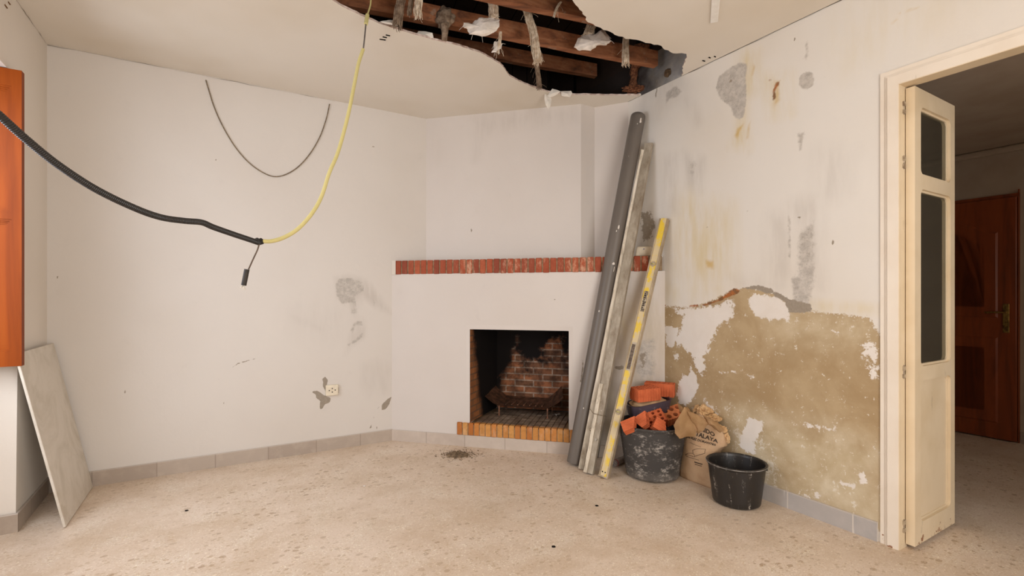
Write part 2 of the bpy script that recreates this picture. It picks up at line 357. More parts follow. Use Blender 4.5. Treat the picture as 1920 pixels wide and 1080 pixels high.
# right wall
k4 = lambda p: cr(2.348, 1200, 60, p)
k5 = lambda p: cr(2.0769, 1220, 520, p)
k8 = lambda p: cr(4.5, 1180, 560, p)
kc = lambda p: cr(2.8235, 1240, 0, p)
LAY_R = {
 'tan': [([(1236, 573), (1292, 577), (1330, 567), (1372, 545), (1402, 538), (1452, 548), (1500, 582), (1560, 588), (1630, 596), (1656, 640), (1660, 1000), (1600, 975), (1500, 935), (1420, 905), (1360, 880), (1237, 840)], 0.010)],
 'white': [(k8([(370, 95), (480, 82), (620, 72), (760, 55), (870, 5), (880, 60), (870, 150), (800, 200), (740, 260), (740, 285), (690, 330), (670, 440), (620, 490), (640, 560), (620, 640), (570, 620), (530, 480), (440, 400), (380, 370), (400, 290), (440, 230), (450, 140)]), 0.022),
           (k8([(290, 230), (420, 240), (410, 330), (390, 380), (350, 425), (315, 400), (300, 310)]), 0.015), (k8([(365, 480), (410, 462), (418, 485), (385, 510)]), 0.010),
           (k8([(510, 545), (560, 640), (585, 720), (550, 830), (480, 905), (420, 880), (400, 800), (420, 720), (450, 650), (500, 655), (520, 610)]), 0.014),
           (k5([(395, 65), (500, 75), (545, 120), (540, 160), (470, 165), (410, 150), (380, 110)]), 0.014),
           (k5([(345, 655), (360, 590), (385, 545), (430, 560), (432, 600), (405, 640), (410, 690), (370, 680)]), 0.012),
           (k5([(805, 300), (830, 255), (890, 260), (900, 390), (855, 395), (845, 320)]), 0.022, .8), (k5([(700, 200), (740, 195), (745, 225), (710, 230)]), 0.02, .7),
           (k5([(265, 368), (330, 362), (335, 372), (270, 375)]), 0.008, .8), (k5([(380, 370), (415, 385), (405, 400), (380, 390)]), 0.012, .66),
           (k5([(600, 565), (720, 590), (720, 603), (650, 595), (590, 580)]), 0.014, .8), (k5([(812, 765), (835, 758), (845, 800), (815, 808)]), 0.008),
           (k5([(735, 790), (800, 808), (800, 822), (745, 808)]), 0.008, .9), (k5([(640, 835), (670, 838), (665, 865), (640, 860)]), 0.01, .9),
           (k5([(590, 835), (628, 855), (620, 865), (595, 850)]), 0.008, .85), (k5([(440, 800), (520, 835), (900, 990), (890, 1000), (500, 845), (430, 812)]), 0.014, .75),
           (k5([(200, 450), (280, 520), (260, 560), (190, 500)]), 0.03, .62), (k5([(860, 640), (890, 660), (885, 680), (850, 660)]), 0.012, .7), (k5([(740, 850), (760, 860), (745, 880)]), 0.01, .8),
           (k5([(820, 870), (840, 880), (825, 905)]), 0.01, .7)],
 'light': [(k5([(280, 500), (360, 500), (480, 560), (700, 600), (905, 690), (905, 1000), (440, 800), (300, 650)]), 0.10),
           (k5([(480, 140), (900, 170), (900, 300), (700, 260), (500, 260)]), 0.12, .65), (k5([(600, 88), (895, 105), (895, 150), (610, 135)]), 0.02, .5)],
 'grey': [([(1141, 186), (1166, 187), (1166, 200), (1142, 201)], .012, .9), (k4([(405, 150), (440, 134), (466, 142), (472, 165), (464, 195), (468, 300), (455, 375), (430, 388), (415, 372), (400, 328), (355, 295), (335, 245), (348, 195)]), 0.012),
          (k4(blob(733, 214, 34, 41, rot=0.5, jit=.04)), 0.010, .95), (k4([(722, 50), (740, 35), (745, 80), (740, 122), (716, 122), (726, 90)]), 0.014, .8),
          (k4([(693, 446), (726, 436), (722, 470), (712, 524), (700, 526)]), 0.014, .78), (k4([(112, 322), (114, 262), (160, 234), (185, 262), (160, 290), (130, 292)]), 0.012, .9),
          (k4([(700, 890), (740, 850), (766, 832), (768, 1070), (765, 1130), (700, 1130), (690, 980)]), 0.03, .85),
          (k4([(650, 800), (664, 830), (664, 1000), (652, 990)]), 0.012, .8), (k5([(545, 0), (628, 0), (622, 120), (560, 110)]), 0.02, .9),
          (k4([(212, 550), (262, 580), (232, 655), (205, 610)]), 0.03, .66)],
 'chip': [(k5([(345, 42), (400, 30), (470, 42), (545, 85), (625, 100), (625, 135), (535, 140), (525, 100), (470, 68), (400, 48)]), 0.014, .82),
          ([(1200, 396), (1222, 392), (1230, 425), (1222, 450), (1202, 458)], .04, .70), (k4(blob(703, 817, 9, 6)), 0.007), (k4(blob(849, 925, 4, 14)), 0.006, .8), (k4(blob(474, 789, 4, 5)), 0.005), (k4(blob(812, 200, 4, 4)), 0.005), (k4(blob(400, 216, 6, 7)), 0.006),
          (k4(blob(296, 858, 2.5, 2.5)), 0.004), (k4([(676, 38), (681, 24), (683, 36)]), 0.004), (kc([(700, 205), (705, 196), (706, 216)]), 0.004),
          (k4([(66, 285), (76, 235), (78, 240), (70, 290)]), 0.003), (kc([(1800, 120), (1808, 80), (1812, 95)]), 0.006, .7)],
 'fgrey': [([(1195, 400), (1222, 385), (1232, 430), (1215, 470), (1195, 465)], 0.03, 1.0), (k4([(100, 545), (160, 540), (165, 800), (110, 800)]), 0.05, .8),
           (k4([(190, 530), (290, 560), (270, 700), (200, 680)]), 0.05, .8), (k4([(560, 800), (690, 790), (690, 1130), (560, 1100)]), 0.06, .6),
           (k4([(780, 520), (930, 520), (900, 700), (780, 780)]), 0.08, .55), (k4([(650, 760), (800, 700), (800, 1130), (690, 1130)]), 0.06, .7),
           (k5([(300, 0), (640, 0), (640, 120), (520, 60), (330, 50)]), 0.05, .5), ([(1215, 60), (1290, 170), (1240, 220), (1180, 240)], 0.06, .35),
           (k4([(150, 260), (250, 310), (275, 400), (240, 420), (180, 300)]), 0.04, .6), (k5([(0, 560), (60, 560), (60, 300), (0, 300)]), 0.05, .5)],
 'fyellow': [(k4([(430, 80), (520, 90), (520, 260), (470, 300), (480, 520), (400, 500), (430, 400)]), 0.05, .75), (k4([(170, 700), (400, 780), (400, 1100), (150, 1100)]), 0.10, .7),
             (k4([(330, 820), (380, 820), (350, 1000), (320, 1000)]), 0.04, .7), (kc([(960, 80), (1250, 60), (1400, 0), (1600, 0), (1300, 200), (1000, 330)]), 0.15, .35),
             (k4([(540, 190), (660, 190), (660, 360), (580, 370)]), 0.06, .7), (k5([(600, 85), (895, 105), (895, 150), (610, 135)]), 0.02, .42), (k5([(0, 0), (300, 0), (300, 90), (60, 100)]), 0.10, .5)],
 'yellow': [(k4([(485, 110), (510, 150), (500, 195), (486, 200), (495, 160)]), 0.02, .8), (k4([(425, 420), (462, 398), (445, 440), (430, 480), (412, 460)]), 0.02, .85), (k4([(470, 410), (490, 385), (482, 470), (462, 480)]), 0.02, .8),
            (k4([(590, 210), (625, 205), (625, 300), (590, 355), (575, 330)]), 0.03, .8), (k4([(280, 995), (325, 1010), (325, 1045), (295, 1040)]), 0.03, .85),
            (kc([(1200, 130), (1245, 95), (1260, 100), (1225, 135)]), 0.02, .8), (kc([(1290, 70), (1300, 45), (1375, 30), (1360, 50)]), 0.02, .9), (kc([(1245, 70), (1270, 58), (1270, 80)]), 0.015, .9)],
 'rust': [(k4(blob(571, 212, 7, 6)), 0.012, .8), (k4([(598, 225), (616, 215), (606, 245), (592, 262), (598, 285), (588, 300), (582, 260)]), 0.012, .95),
          (k5([(150, 108), (185, 105), (185, 115), (150, 115)]), 0.010), (k5([(200, 106), (260, 88), (325, 42), (350, 48), (340, 62), (270, 92), (210, 112)]), 0.010, .95), (k5([(36, 110), (60, 106), (60, 114)]), 0.008)],
}
DT0, DT1 = 2.968, 4.05      # doorway in the right wall
DH = 2.205
wall_right = grid_wall('wall_right', R(S, 0.5), EW, TB-0.5, 0, 3.5, 0.009, M['wall_right'], LAY_R, hr,
    keep=lambda u, v: ~((u+0.5 > DT0-0.04) & (u+0.5 < DT1+0.04) & (v < DH+0.03)))
struct(wall_right)
# solid body behind the right wall (the thickness seen in the doorway) and the plaster of the neighbouring hall
bm = bmesh.new(); WT = 0.065
rbox(bm, S+0.004, S+WT, -0.2, DT0-0.012, 0, 3.5); rbox(bm, S+0.004, S+WT, DT1+0.012, TB+.2, 0, 3.5); rbox(bm, S+0.004, S+WT, DT0-0.012, DT1+0.012, DH+0.02, 3.5)
struct(finish('wall_right_hall', bm, M['plain_wall']))
# window wall with its floor-deep niche
bm = bmesh.new(); NT0, NT1 = 0.50, 2.35
b = 0.045
vs = quadbox(bm, [R(-.45, -.2, 0), R(0, -.2, 0), R(0.0, NT0, 0), R(-.45, NT0, 0), R(-.45, -.2, 0.9), R(0, -.2, 0.9), R(0, NT0, 0.9), R(-.45, NT0, 0.9)])
vs[2].co = R(b*0.3, NT0+0.08, 0); vs[3].co = R(-.45, NT0+0.08, 0)
rbox(bm, -.45, 0, -.2, NT0, 0.9, 2.337); rbox(bm, -.45, 0, -.2, TB+.2, 2.337, 3.5); rbox(bm, -.45, 0, NT1, TB+.2, 0, 2.337); rbox(bm, -.45, -.28, NT0, NT1, 0, 0.82)
wall_left = struct(finish('wall_left', bm, wall_mat('painted_plaster_left', C(226, 217, 206), C(220, 210, 197))))
bm = bmesh.new()
rbox(bm, -.45, 0.9, TB, TB+.2, 0, 3.5); rbox(bm, 2.6, S+.2, TB, TB+.2, 0, 3.5); rbox(bm, 0.9, 2.6, TB, TB+.2, 2.4, 3.5)
struct(finish('wall_front', bm, M['plain_wall']))
bm = bmesh.new(); rbox(bm, -.45, 2.0, -.2, -0.002, 0, 3.5); rbox(bm, 2.0, S+WT, -.2, -0.01, 0, 3.5); struct(finish('wall_back_core', bm, M['plain_wall']))
# floor
bm = bmesh.new(); rbox(bm, -.6, 7.6, -.3, TB+.5, -0.05, 0)
fo = struct(finish('floor', bm, M['floor'], origin=Vector((0, 0, 0))))
# ------------------------------------------------------------------ ceiling with the collapsed hole
rnd = random.Random(3)
edge_px = [(560, -60), (600, -22), (622, 0), (641, 12), (662, 22), (690, 35), (712, 45), (745, 55), (768, 62), (790, 68), (812, 75), (835, 80), (862, 86), (882, 93), (903, 100), (925, 112), (938, 120), (948, 132), (956, 143), (972, 152), (990, 160), (1010, 167),
           (1030, 173), (1048, 176), (1068, 178), (1100, 178), (1140, 179), (1175, 179), (1199, 178)]
loop = [inv(hz(x, y, H)) for x, y in edge_px]
loop = [(min(s, S-0.0), t) for s, t in loop]
loop.append((S, loop[-1][1]+0.0))
wr = inv(hz(1276, 143, H)); loop.append((S, wr[1]))
edge_px2 = [(1281, 128), (1284, 112), (1287, 101), (1262, 100), (1246, 93), (1240, 86), (1226, 84), (1205, 78), (1180, 73), (1160, 68), (1145, 60), (1126, 52), (1112, 45), (1098, 37), (1092, 22), (1080, 10), (1072, -2), (1060, -30), (1010, -75), (920, -95), (800, -110), (640, -100)]
for x, y in edge_px2:
    s, t = inv(hz(x, y, H)); loop.append((min(s, S-0.004), t))
# roughen
L2 = []
for i, (a, b_) in enumerate(zip(loop, loop[1:]+loop[:1])):
    L2.append(a); d = math.hypot(b_[0]-a[0], b_[1]-a[1]); k = max(1, int(d/0.022))
    onwall = a[0] > S-0.001 and b_[0] > S-0.001
    for j in range(1, k):
        f = j/k; w = 0 if onwall else (0.0022 if i < 27 else 0.008)
        L2.append((min(S-(0 if onwall else .003), a[0]+(b_[0]-a[0])*f+rnd.uniform(-w, w)), a[1]+(b_[1]-a[1])*f+rnd.uniform(-w, w)))
HOLE = L2
SX0 = -0.0
# outer outline of the room's ceiling, running along the fireplace and with the hole opened against the right wall
iA = next(i for i, p in enumerate(HOLE) if p[0] >= S-1e-6); iB = max(i for i, p in enumerate(HOLE) if p[0] >= S-1e-6)
arc = HOLE[iB:]+HOLE[:iA+1]         # from the near wall contact, round the hole, back to the far wall contact
outer = [(SX0, 0), (SX0, TB), (S, TB)]+arc+[(S, 0)]
bm = bmesh.new(); vs = [bm.verts.new(R(s, t, H)) for s, t in outer]
es = [bm.edges.new((vs[i], vs[(i+1) % len(vs)])) for i in range(len(vs))]
bmesh.ops.triangle_fill(bm, use_beauty=True, edges=es)
geo = bmesh.ops.extrude_face_region(bm, geom=bm.faces[:])
up = [g for g in geo['geom'] if isinstance(g, bmesh.types.BMVert)]
for v in up: v.co.z += 0.013
for v in up:
    s, t = inv(v.co)
    for i, (a, b_) in enumerate(arc):
        if abs(a-s) < 1e-5 and abs(b_-t) < 1e-5 and 0 < i < len(arc)-1:
            cx, ct = 2.55, 1.75; dx, dy = s-cx, t-ct; d = math.hypot(dx, dy); k = rnd.uniform(-0.001, 0.006)
            v.co += (EL*dx+EW*dy)/d*k; break
bm.normal_update()
for f in bm.faces:
    if abs(f.normal.z) < 0.6:
        c = f.calc_center_median(); s, t = inv(c)
        if 0.05 < s < S-0.02 and 0.05 < t < TB-.05: f.material_index = 1
struct(finish('ceiling', bm, [M['ceiling'], M['broken']]))
# boards above the void
n = NT('dark_roof_boards', 0.9, 0.1); sx = n.sep(n.map(rot=(0, 0, -math.radians(19))))
pl = n.math('ABSOLUTE', n.math('SUBTRACT', n.math('FRACT', n.math('DIVIDE', sx[0], 0.16)), 0.5))
n.color(n.mix(n.step(pl, 0.46, 0.49), n.mix(n.noise(8, 5), C(44, 36, 32), C(66, 52, 44)), C(12, 10, 9))); M['roof'] = n.m
bm = bmesh.new(); rbox(bm, -.5, S+.2, -.2, TB+.2, 3.46, 3.52); struct(finish('ceiling_upper', bm, M['roof']))
# blue-grey wall strip above the ceiling
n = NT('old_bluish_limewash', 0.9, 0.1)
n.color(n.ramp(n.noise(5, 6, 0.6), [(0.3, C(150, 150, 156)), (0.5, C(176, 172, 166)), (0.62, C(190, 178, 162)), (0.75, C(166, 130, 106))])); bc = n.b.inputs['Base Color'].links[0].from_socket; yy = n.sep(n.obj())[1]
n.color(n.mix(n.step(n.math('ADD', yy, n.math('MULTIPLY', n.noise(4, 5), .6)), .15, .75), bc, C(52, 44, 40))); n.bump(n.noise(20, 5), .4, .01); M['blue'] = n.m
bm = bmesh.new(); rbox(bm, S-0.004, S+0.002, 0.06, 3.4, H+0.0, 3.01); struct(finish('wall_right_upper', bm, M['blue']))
bm = bmesh.new(); rbox(bm, S-0.002, S+0.003, 0.06, 3.4, 3.01, 3.47); rbox(bm, 0.3, S, 0.03, 0.05, H+.03, 3.47); struct(finish('wall_upper_masonry', bm, M['roof']))
# ------------------------------------------------------------------ fireplace
def soldier_mat(name, cols, lime, split=None):
    n = NT(name, 0.75, 0.25); r = n.island()
    c = n.ramp(r, [(i/(len(cols)-1), k) for i, k in enumerate(cols)])
    c = n.mix(n.step(n.noise(35, 5, 0.6), 0.35, 0.75, 0, 0.45), c, tuple(x*0.6 for x in cols[0]))
    m = n.step(n.noise(16, 5, 0.7, n.map((1, 1, 0.5))), 0.50, 0.68)
    if split:
        m = n.math('MULTIPLY', m, n.step(n.sep(n.obj())[0], split[0], split[1], 0.1, 0.9))
    c = n.mix(n.math('MULTIPLY', m, lime), c, C(222, 188, 156))
    n.color(c); n.bump(n.noise(60, 5), 0.4, 0.003); return n.m
M['red_brick'] = soldier_mat('red_mantel_brick', [C(152, 74, 50), C(166, 82, 54), C(134, 66, 48), C(172, 90, 60), C(158, 74, 48)], 0.60, (-0.1, 0.12))
M['yellow_brick'] = soldier_mat('ochre_hearth_brick', [C(186, 130, 66), C(196, 122, 60), C(206, 150, 84), C(176, 104, 50), C(200, 140, 76)], 0.30)
M['mortar'] = simple('mortar', C(150, 128, 100), C(120, 98, 76), 30, 0.95, 0.1, 0.5)
ed = (EL+EW).normalized(); nd = (EW-EL).normalized()      # along the breast, and out of it towards the room
O1 = R(D0, 0); WD = (S-D0)*math.sqrt(2)
def dq(p, c=D0):                     # world -> (u along, z) on the diagonal plane
    return (p-R(c, 0)).dot(ed), p.z
fire = thing('fireplace', R(D0+.5, .3), 'white plastered corner fireplace with red brick mantel and sooty brick firebox', 'fireplace')
u0, _ = dq(hd(881, 700)); u1, _ = dq(hd(1066.5, 700)); zt = hd(970, 618).z; zb = 0.19
mz0 = 1.385; mz1 = 1.497
kd = lambda x, y: (x, y)
LAY_D = {'fgrey': [([(1135, 630), (1170, 640), (1240, 620), (1240, 740), (1140, 740)], .06, 1.0), ([(1185, 520), (1240, 520), (1240, 640), (1190, 640)], .08, .8), ([(1100, 700), (1160, 700), (1160, 840), (1100, 840)], .08, .7)], 'fyellow': [([(1130, 560), (1240, 560), (1240, 830), (1110, 830)], .10, .5)],
         'grey': [([(1188, 640), (1222, 640), (1226, 702), (1203, 708), (1190, 690)], .05, 1.0)],
         'chip': [([(1148, 686), (1172, 683), (1174, 690), (1162, 696), (1152, 692)], .014, .62), ([(1196, 662), (1214, 656), (1212, 690), (1202, 694)], .03, .66), ([(1086, 715), (1089, 712), (1091, 690), (1093, 670), (1094, 690), (1092, 718)], .007, .9),
                  (blob(1040, 562, 2.5, 1.2, 8), .004), (blob(765, 569, 3, 1, 8), .004, .7), (blob(1143, 712, 8, 1.2, 8), .004)]}
sur = grid_wall('surround', O1, ed, WD, 0, mz0+.002, 0.008, M['wall_diag'], LAY_D, hd, keep=lambda u, v: ~((u > u0-.001) & (u < u1+.001) & (v > 0.03) & (v < zt)))
sur.location = Vector(sur.location)-fire.location; sur.parent = fire
# precise frame strip round the opening edge
def P(u, d, z): return O1+ed*u+nd*d+Vector((0, 0, z))    # d>0 towards the room
bm = bmesh.new(); dp = 0.58
def ob(u_0, u_1, d0, d1, z0, z1, mi=0, bm_=None): return obox(bm_ or bm, O1, ed, nd, Vector((0, 0, 1)), u_0, u_1, d0, d1, z0, z1, mi)
ob(u0-.03, u0, -.10, 0.0005, .03, zt+.03); ob(u1, u1+.03, -.10, 0.0005, .03, zt+.03); ob(u0, u1, -.10, 0.0005, zt, zt+.03)
lw = 0.004
for i in range(1): pass
fr = finish('opening_edge', bm, M['wall_diag'], fire)
# firebox
n = NT('sooty_firebrick', 0.85, 0.2)
br = n.n.new('ShaderNodeTexBrick'); uvn = n.n.new('ShaderNodeUVMap'); n.L(uvn.outputs[0], br.inputs['Vector'])
br.inputs['Scale'].default_value = 1.0; br.inputs['Brick Width'].default_value = 0.170; br.inputs['Row Height'].default_value = 0.056; br.inputs['Mortar Size'].default_value = 0.006
br.inputs['Color1'].default_value = (*C(172, 108, 72), 1); br.inputs['Color2'].default_value = (*C(112, 80, 60), 1); br.inputs['Mortar'].default_value = (*C(176, 152, 132), 1)
u, v, w = n.sep(uvn.outputs[0])
so = n.noise(4.5, 5, 0.65, uvn.outputs[0])
line = n.math('ADD', n.math('SUBTRACT', v, 0.60), n.math('MULTIPLY', n.math('SUBTRACT', so, 0.5), 1.3))
lft = n.step(n.math('ADD', u, n.math('MULTIPLY', so, .3)), 0.34, 0.12, 0, .35)
soot = n.step(n.math('ADD', line, lft), -0.10, 0.16)
mot = n.step(n.noise(14, 4, 0.6, uvn.outputs[0]), 0.45, 0.62, 0.0, 0.45); soot = n.math('MAXIMUM', soot, mot)
c = n.mix(n.step(n.noise(9, 4, 0.6, uvn.outputs[0]), 0.42, 0.6, 0, .55), br.outputs['Color'], C(84, 62, 50))
n.color(n.mix(soot, c, C(22, 17, 15))); n.bump(br.outputs['Fac'], -0.5, 0.006); M['firebrick'] = n.m
n = NT('orange_side_brick', 0.85, 0.2); br = n.n.new('ShaderNodeTexBrick'); uvn = n.n.new('ShaderNodeUVMap'); n.L(uvn.outputs[0], br.inputs['Vector'])
br.inputs['Scale'].default_value = 1.0; br.inputs['Brick Width'].default_value = 0.13; br.inputs['Row Height'].default_value = 0.052; br.inputs['Mortar Size'].default_value = 0.006
br.inputs['Color1'].default_value = (*C(166, 106, 64), 1); br.inputs['Color2'].default_value = (*C(128, 86, 56), 1); br.inputs['Mortar'].default_value = (*C(110, 84, 64), 1)
u, v, w = n.sep(uvn.outputs[0]); so = n.noise(6, 5, 0.65, uvn.outputs[0])
soot = n.step(n.math('ADD', n.math('ADD', u, n.math('MULTIPLY', v, .25)), n.math('MULTIPLY', n.math('SUBTRACT', so, 0.5), 0.25)), 0.20, 0.34)
n.color(n.mix(soot, n.mix(n.step(so, .4, .6, 0, .5), br.outputs['Color'], C(120, 76, 48)), C(20, 16, 14))); n.bump(br.outputs['Fac'], -0.5, 0.006); M['firebrick_side'] = n.m
M['soot'] = simple('soot', C(24, 20, 18), C(14, 12, 11), 20, 0.95, 0.1, 0.4)
def uvquad(name, pts, uvs, mat, parent, thick=None):
    bm = bmesh.new(); vs = [bm.verts.new(p) for p in pts]; f = bm.faces.new(vs); ul = bm.loops.layers.uv.new('UVMap')
    for l, q in zip(f.loops, uvs): l[ul].uv = q
    return bm
def fb_panel(bm, a, b, z0, z1, mi, uoff=0):
    ul = bm.loops.layers.uv.verify(); L = (b-a).length; vs = [bm.verts.new(p) for p in (a+Vector((0, 0, z0)), b+Vector((0, 0, z0)), b+Vector((0, 0, z1)), a+Vector((0, 0, z1)))]
    f = bm.faces.new(vs); f.material_index = mi
    for l, q in zip(f.loops, ((uoff, z0), (uoff+L, z0), (uoff+L, z1), (uoff, z1))): l[ul].uv = q
bm = bmesh.new(); tp = 0.06
fb_panel(bm, P(u0, -0.0, 0), P(u0+tp, -dp, 0), zb, zt+.25, 1); fb_panel(bm, P(u0+tp, -dp, 0), P(u1-tp, -dp, 0), zb, zt+.25, 0); fb_panel(bm, P(u1, 0, 0), P(u1-tp, -dp, 0), zb, zt+.25, 1)
f = bm.faces.new([bm.verts.new(p) for p in (P(u0, -.1, zt+.24), P(u1, -.1, zt+.24), P(u1-tp, -dp, zt+.24), P(u0+tp, -dp, zt+.24))]); f.material_index = 2
f = bm.faces.new([bm.verts.new(p) for p in (P(u0, -.1, zt), P(u1, -.1, zt), P(u1, -.1, zt+.25), P(u0, -.1, zt+.25))]); f.material_index = 2
finish.norecalc = True
fbx = finish('firebox', bm, [M['firebrick'], M['firebrick_side'], M['soot']], fire); finish.norecalc = False
# hearth: bricks on edge, running into the firebox
bm = bmesh.new(); uh0, _ = dq(hd(857.5, 800)); uh1 = dq(hd(1092, 815))[0]; nb = 21; pit = (uh1-uh0)/nb; rnd = random.Random(5)
ob(uh0+.004, uh1-.004, -.012, .012, 0.094, 0.178, 1); ob(u0+.001, u1-.001, -dp, -.012, .10, .182, 1)
def brick(bm, o, ax, ay, az, x0, x1, y0, y1, z0, z1, w=.003, mi=0):
    b2 = bmesh.new(); obox(b2, o, ax, ay, az, x0, x1, y0, y1, z0, z1); bevel(b2, w, 1)
    for v in b2.verts: v.co += Vector((rnd.uniform(-1, 1), rnd.uniform(-1, 1), rnd.uniform(-1, 1)))*.0007
    m = {}
    for v in b2.verts: m[v] = bm.verts.new(v.co)
    for f in b2.faces: g = bm.faces.new([m[v] for v in f.verts]); g.material_index = mi
    b2.free()
Z = Vector((0, 0, 1))
for i in range(nb):
    a = uh0+i*pit; j = rnd.uniform(-.002, .002); mid = a+pit/2
    din = -.012 if (mid < u0 or mid > u1) else -.23
    a0, a1 = a+.003, a+pit-.003
    if a0 < u0 < a1: a0b = u0+.001
    inside = (a0 >= u0 and a1 <= u1)
    brick(bm, O1, ed, nd, Z, a0, a1, -.011 if not inside else -.03, .016+j, .092, .190+rnd.uniform(-.002, .002))
for r_ in range(0, 3):
    for i in range(nb):
        a = uh0+i*pit
        if a < u0+.01*r_+.02 or a+pit > u1-.01-.02*r_: continue
        brick(bm, O1, ed, nd, Z, a+.0022, a+pit-.0022, -.22-.16*r_+.003, -.22-.16*(r_-1)-.003 if r_ else -.032, .10, .189+rnd.uniform(-.002, .001), mi=2)
n = NT('ashy_hearth_brick', .9, .1); n.color(n.mix(n.step(n.noise(12, 5, .65), .35, .65), C(112, 92, 76), C(150, 128, 108))); M['ashbrick'] = n.m
hearth_mat = M['yellow_brick']
# ash tint on the tops inside the opening
n2 = NT('ochre_brick_ash_top', 0.8, 0.2)
M['hearth'] = hearth_mat
finish('hearth', bm, [hearth_mat, M['mortar'], M['ashbrick']], fire)
def grate():
    hzp = .190; gl = P(0, 0, 0)
    ua = dq(hd(935, 770))[0]; 
    pa = hz(936, 779, hzp); pb = hz(1027, 784, hzp)
    u_a = (pa-O1).dot(ed); u_b = (pb-O1).dot(ed); dF = (pa-O1).dot(nd)
    t_ = thing('fire_grate', P((u_a+u_b)/2, dF-.14, hzp), 'rusty sheet metal fire grate with upturned ends standing in the sooty fireplace', 'grate')
    zt_ = hzp+.085; bm = bmesh.new(); pr = []
    w = u_b-u_a
    prof = [(-.125, .075), (-.10, .056), (-.05, .024), (-.01, .004), (.03, 0), (w*.5, -.002), (w-.03, 0), (w+.01, .004), (w+.05, .026), (w+.10, .060), (w+.135, .090)]
    A = [Vector((a, b)) for a, b in prof]; D = 12; rows = []
    for j in range(D+1):
        f = j/D; row = []
        for (a, b) in A:
            end = max(0, b-.01)/.12; k = 1-.0*end
            row.append(bm.verts.new(P(u_a+a*(1-.10*f), dF+.015-.28*f, zt_+b*(1+.25*f)+.030*f*f+.006*mnoise.noise(Vector((a*9, f*5, 0))))))
        rows.append(row)
    for r0, r1 in zip(rows, rows[1:]):
        for i in range(len(A)-1): bm.faces.new((r0[i], r0[i+1], r1[i+1], r1[i]))
    bmesh.ops.solidify(bm, geom=bm.faces[:], thickness=.004)
    rust = simple('rusty_iron', C(138, 96, 72), C(92, 66, 50), 24, .8, .3, .5)
    finish('grate_tray', bm, rust, t_)
    bm = bmesh.new()
    for i in range(1, 8): a = w*i/8.0; obox(bm, P(u_a+a, dF, zt_), ed, nd, Z, -.004, .004, -.24, -.02, .006, .012)
    finish('grate_rib', bm, rust, t_)
    for a in (0, w):
        for d in (0, -.24):
            bm = bmesh.new(); obox(bm, P(u_a+a, dF+d, hzp+.001), ed, nd, Z, -.005, .005, -.005, .005, 0, .084); obox(bm, P(u_a+a, dF+d, hzp+.001), ed, nd, Z, -.009, .009, -.009, .009, 0, .004); finish('leg', bm, rust, t_)
grate()
c_ = hz(1045, 778, .190); bm = bmesh.new(); rr = random.Random(3)
for k in range(26):
    p = c_+Vector((rr.uniform(-.04, .04), rr.uniform(-.03, .03), .004)); tube(bm, [p, p+Vector((rr.uniform(-.02, .02), rr.uniform(-.02, .02), rr.uniform(0, .006)))], rr.uniform(.001, .003), 5)
tag(finish('ash', bm, simple('ash_bits', C(200, 190, 178), C(130, 110, 92), 40, .95)), 'small pale ash scraps on the hearth right of the grate', 'ash', kind='stuff')
# mantel: soldier course of red bricks with shelf behind
bm = bmesh.new(); n_b = 37; um0 = dq(hd(742, 500))[0]; pit = (WD-um0-.055)/n_b
ob(um0+.004, WD-.02, -.22, .004, mz0+.004, mz1-.004, 1)
for i in range(n_b):
    brick(bm, O1, ed, nd, Z, um0+i*pit+.005, um0+(i+1)*pit-.005, -.05, .010+rnd.uniform(-.002, .002), mz0+rnd.uniform(-.002, .002), mz1+rnd.uniform(-.0015, .0015), w=.004)
mant = finish('mantel', bm, [M['red_brick'], M['mortar']], fire)
bm = bmesh.new(); vs = [R(D0+.01, .004, mz1-.01), R(S-.004, S-D0-.014, mz1-.01), R(S-.004, .004, mz1-.01)]
lo = [bm.verts.new(p) for p in vs]; hi = [bm.verts.new(p+Vector((0, 0, .008))) for p in vs]; bm.faces.new(lo); bm.faces.new(hi)
for i in range(3): bm.faces.new((lo[i], lo[(i+1) % 3], hi[(i+1) % 3], hi[i]))
finish('mantel_shelf', bm, M['plain_wall'], fire)
# small white strip left of mantel
bm = bmesh.new(); ob(0.0, um0+.002, -.04, .008, mz0-.004, mz1+.003); finish('mantel_end', bm, M['plain_wall'], fire)
# upper chimney breast (returns to the wall) and the recess beside it
DU = 2.440; DR = 2.520; tU = 0.945
uu1 = tU*math.sqrt(2)
def kpu(x, y): return hd(x, y, DU)
LAY_U = {'fgrey': [([(885, 225), (950, 210), (1080, 200), (1080, 225), (960, 240), (910, 255), (890, 300)], .06, .7), ([(735, 215), (820, 225), (820, 300)], .1, .3)],
         'grey': [], 'chip': [(blob(884, 432, 2.5, 6, 8), .006, .62)]}
uz0 = mz1
bmu = grid_wall('chimney_breast', R(DU, 0), ed, uu1, uz0-.003, 2.745, 0.01, M['wall_diag'], LAY_U, kpu); bmu.location = Vector(bmu.location)-fire.location; bmu.parent = fire
bm = bmesh.new(); q = (DR-DU)/math.sqrt(2)
a = R(DU, 0)+ed*uu1; b2 = a+EL*.14
bm.faces.new([bm.verts.new(p) for p in (a+Z*uz0, b2+Z*uz0, b2+Z*2.76, a+Z*2.76)])
tq = 1.17
c2 = R(S, tq)
bm.faces.new([bm.verts.new(p) for p in (b2+Z*uz0, c2+Z*uz0, c2+Z*2.76, b2+Z*2.76)])
finish('chimney_return', bm, M['wall_diag'], fire)
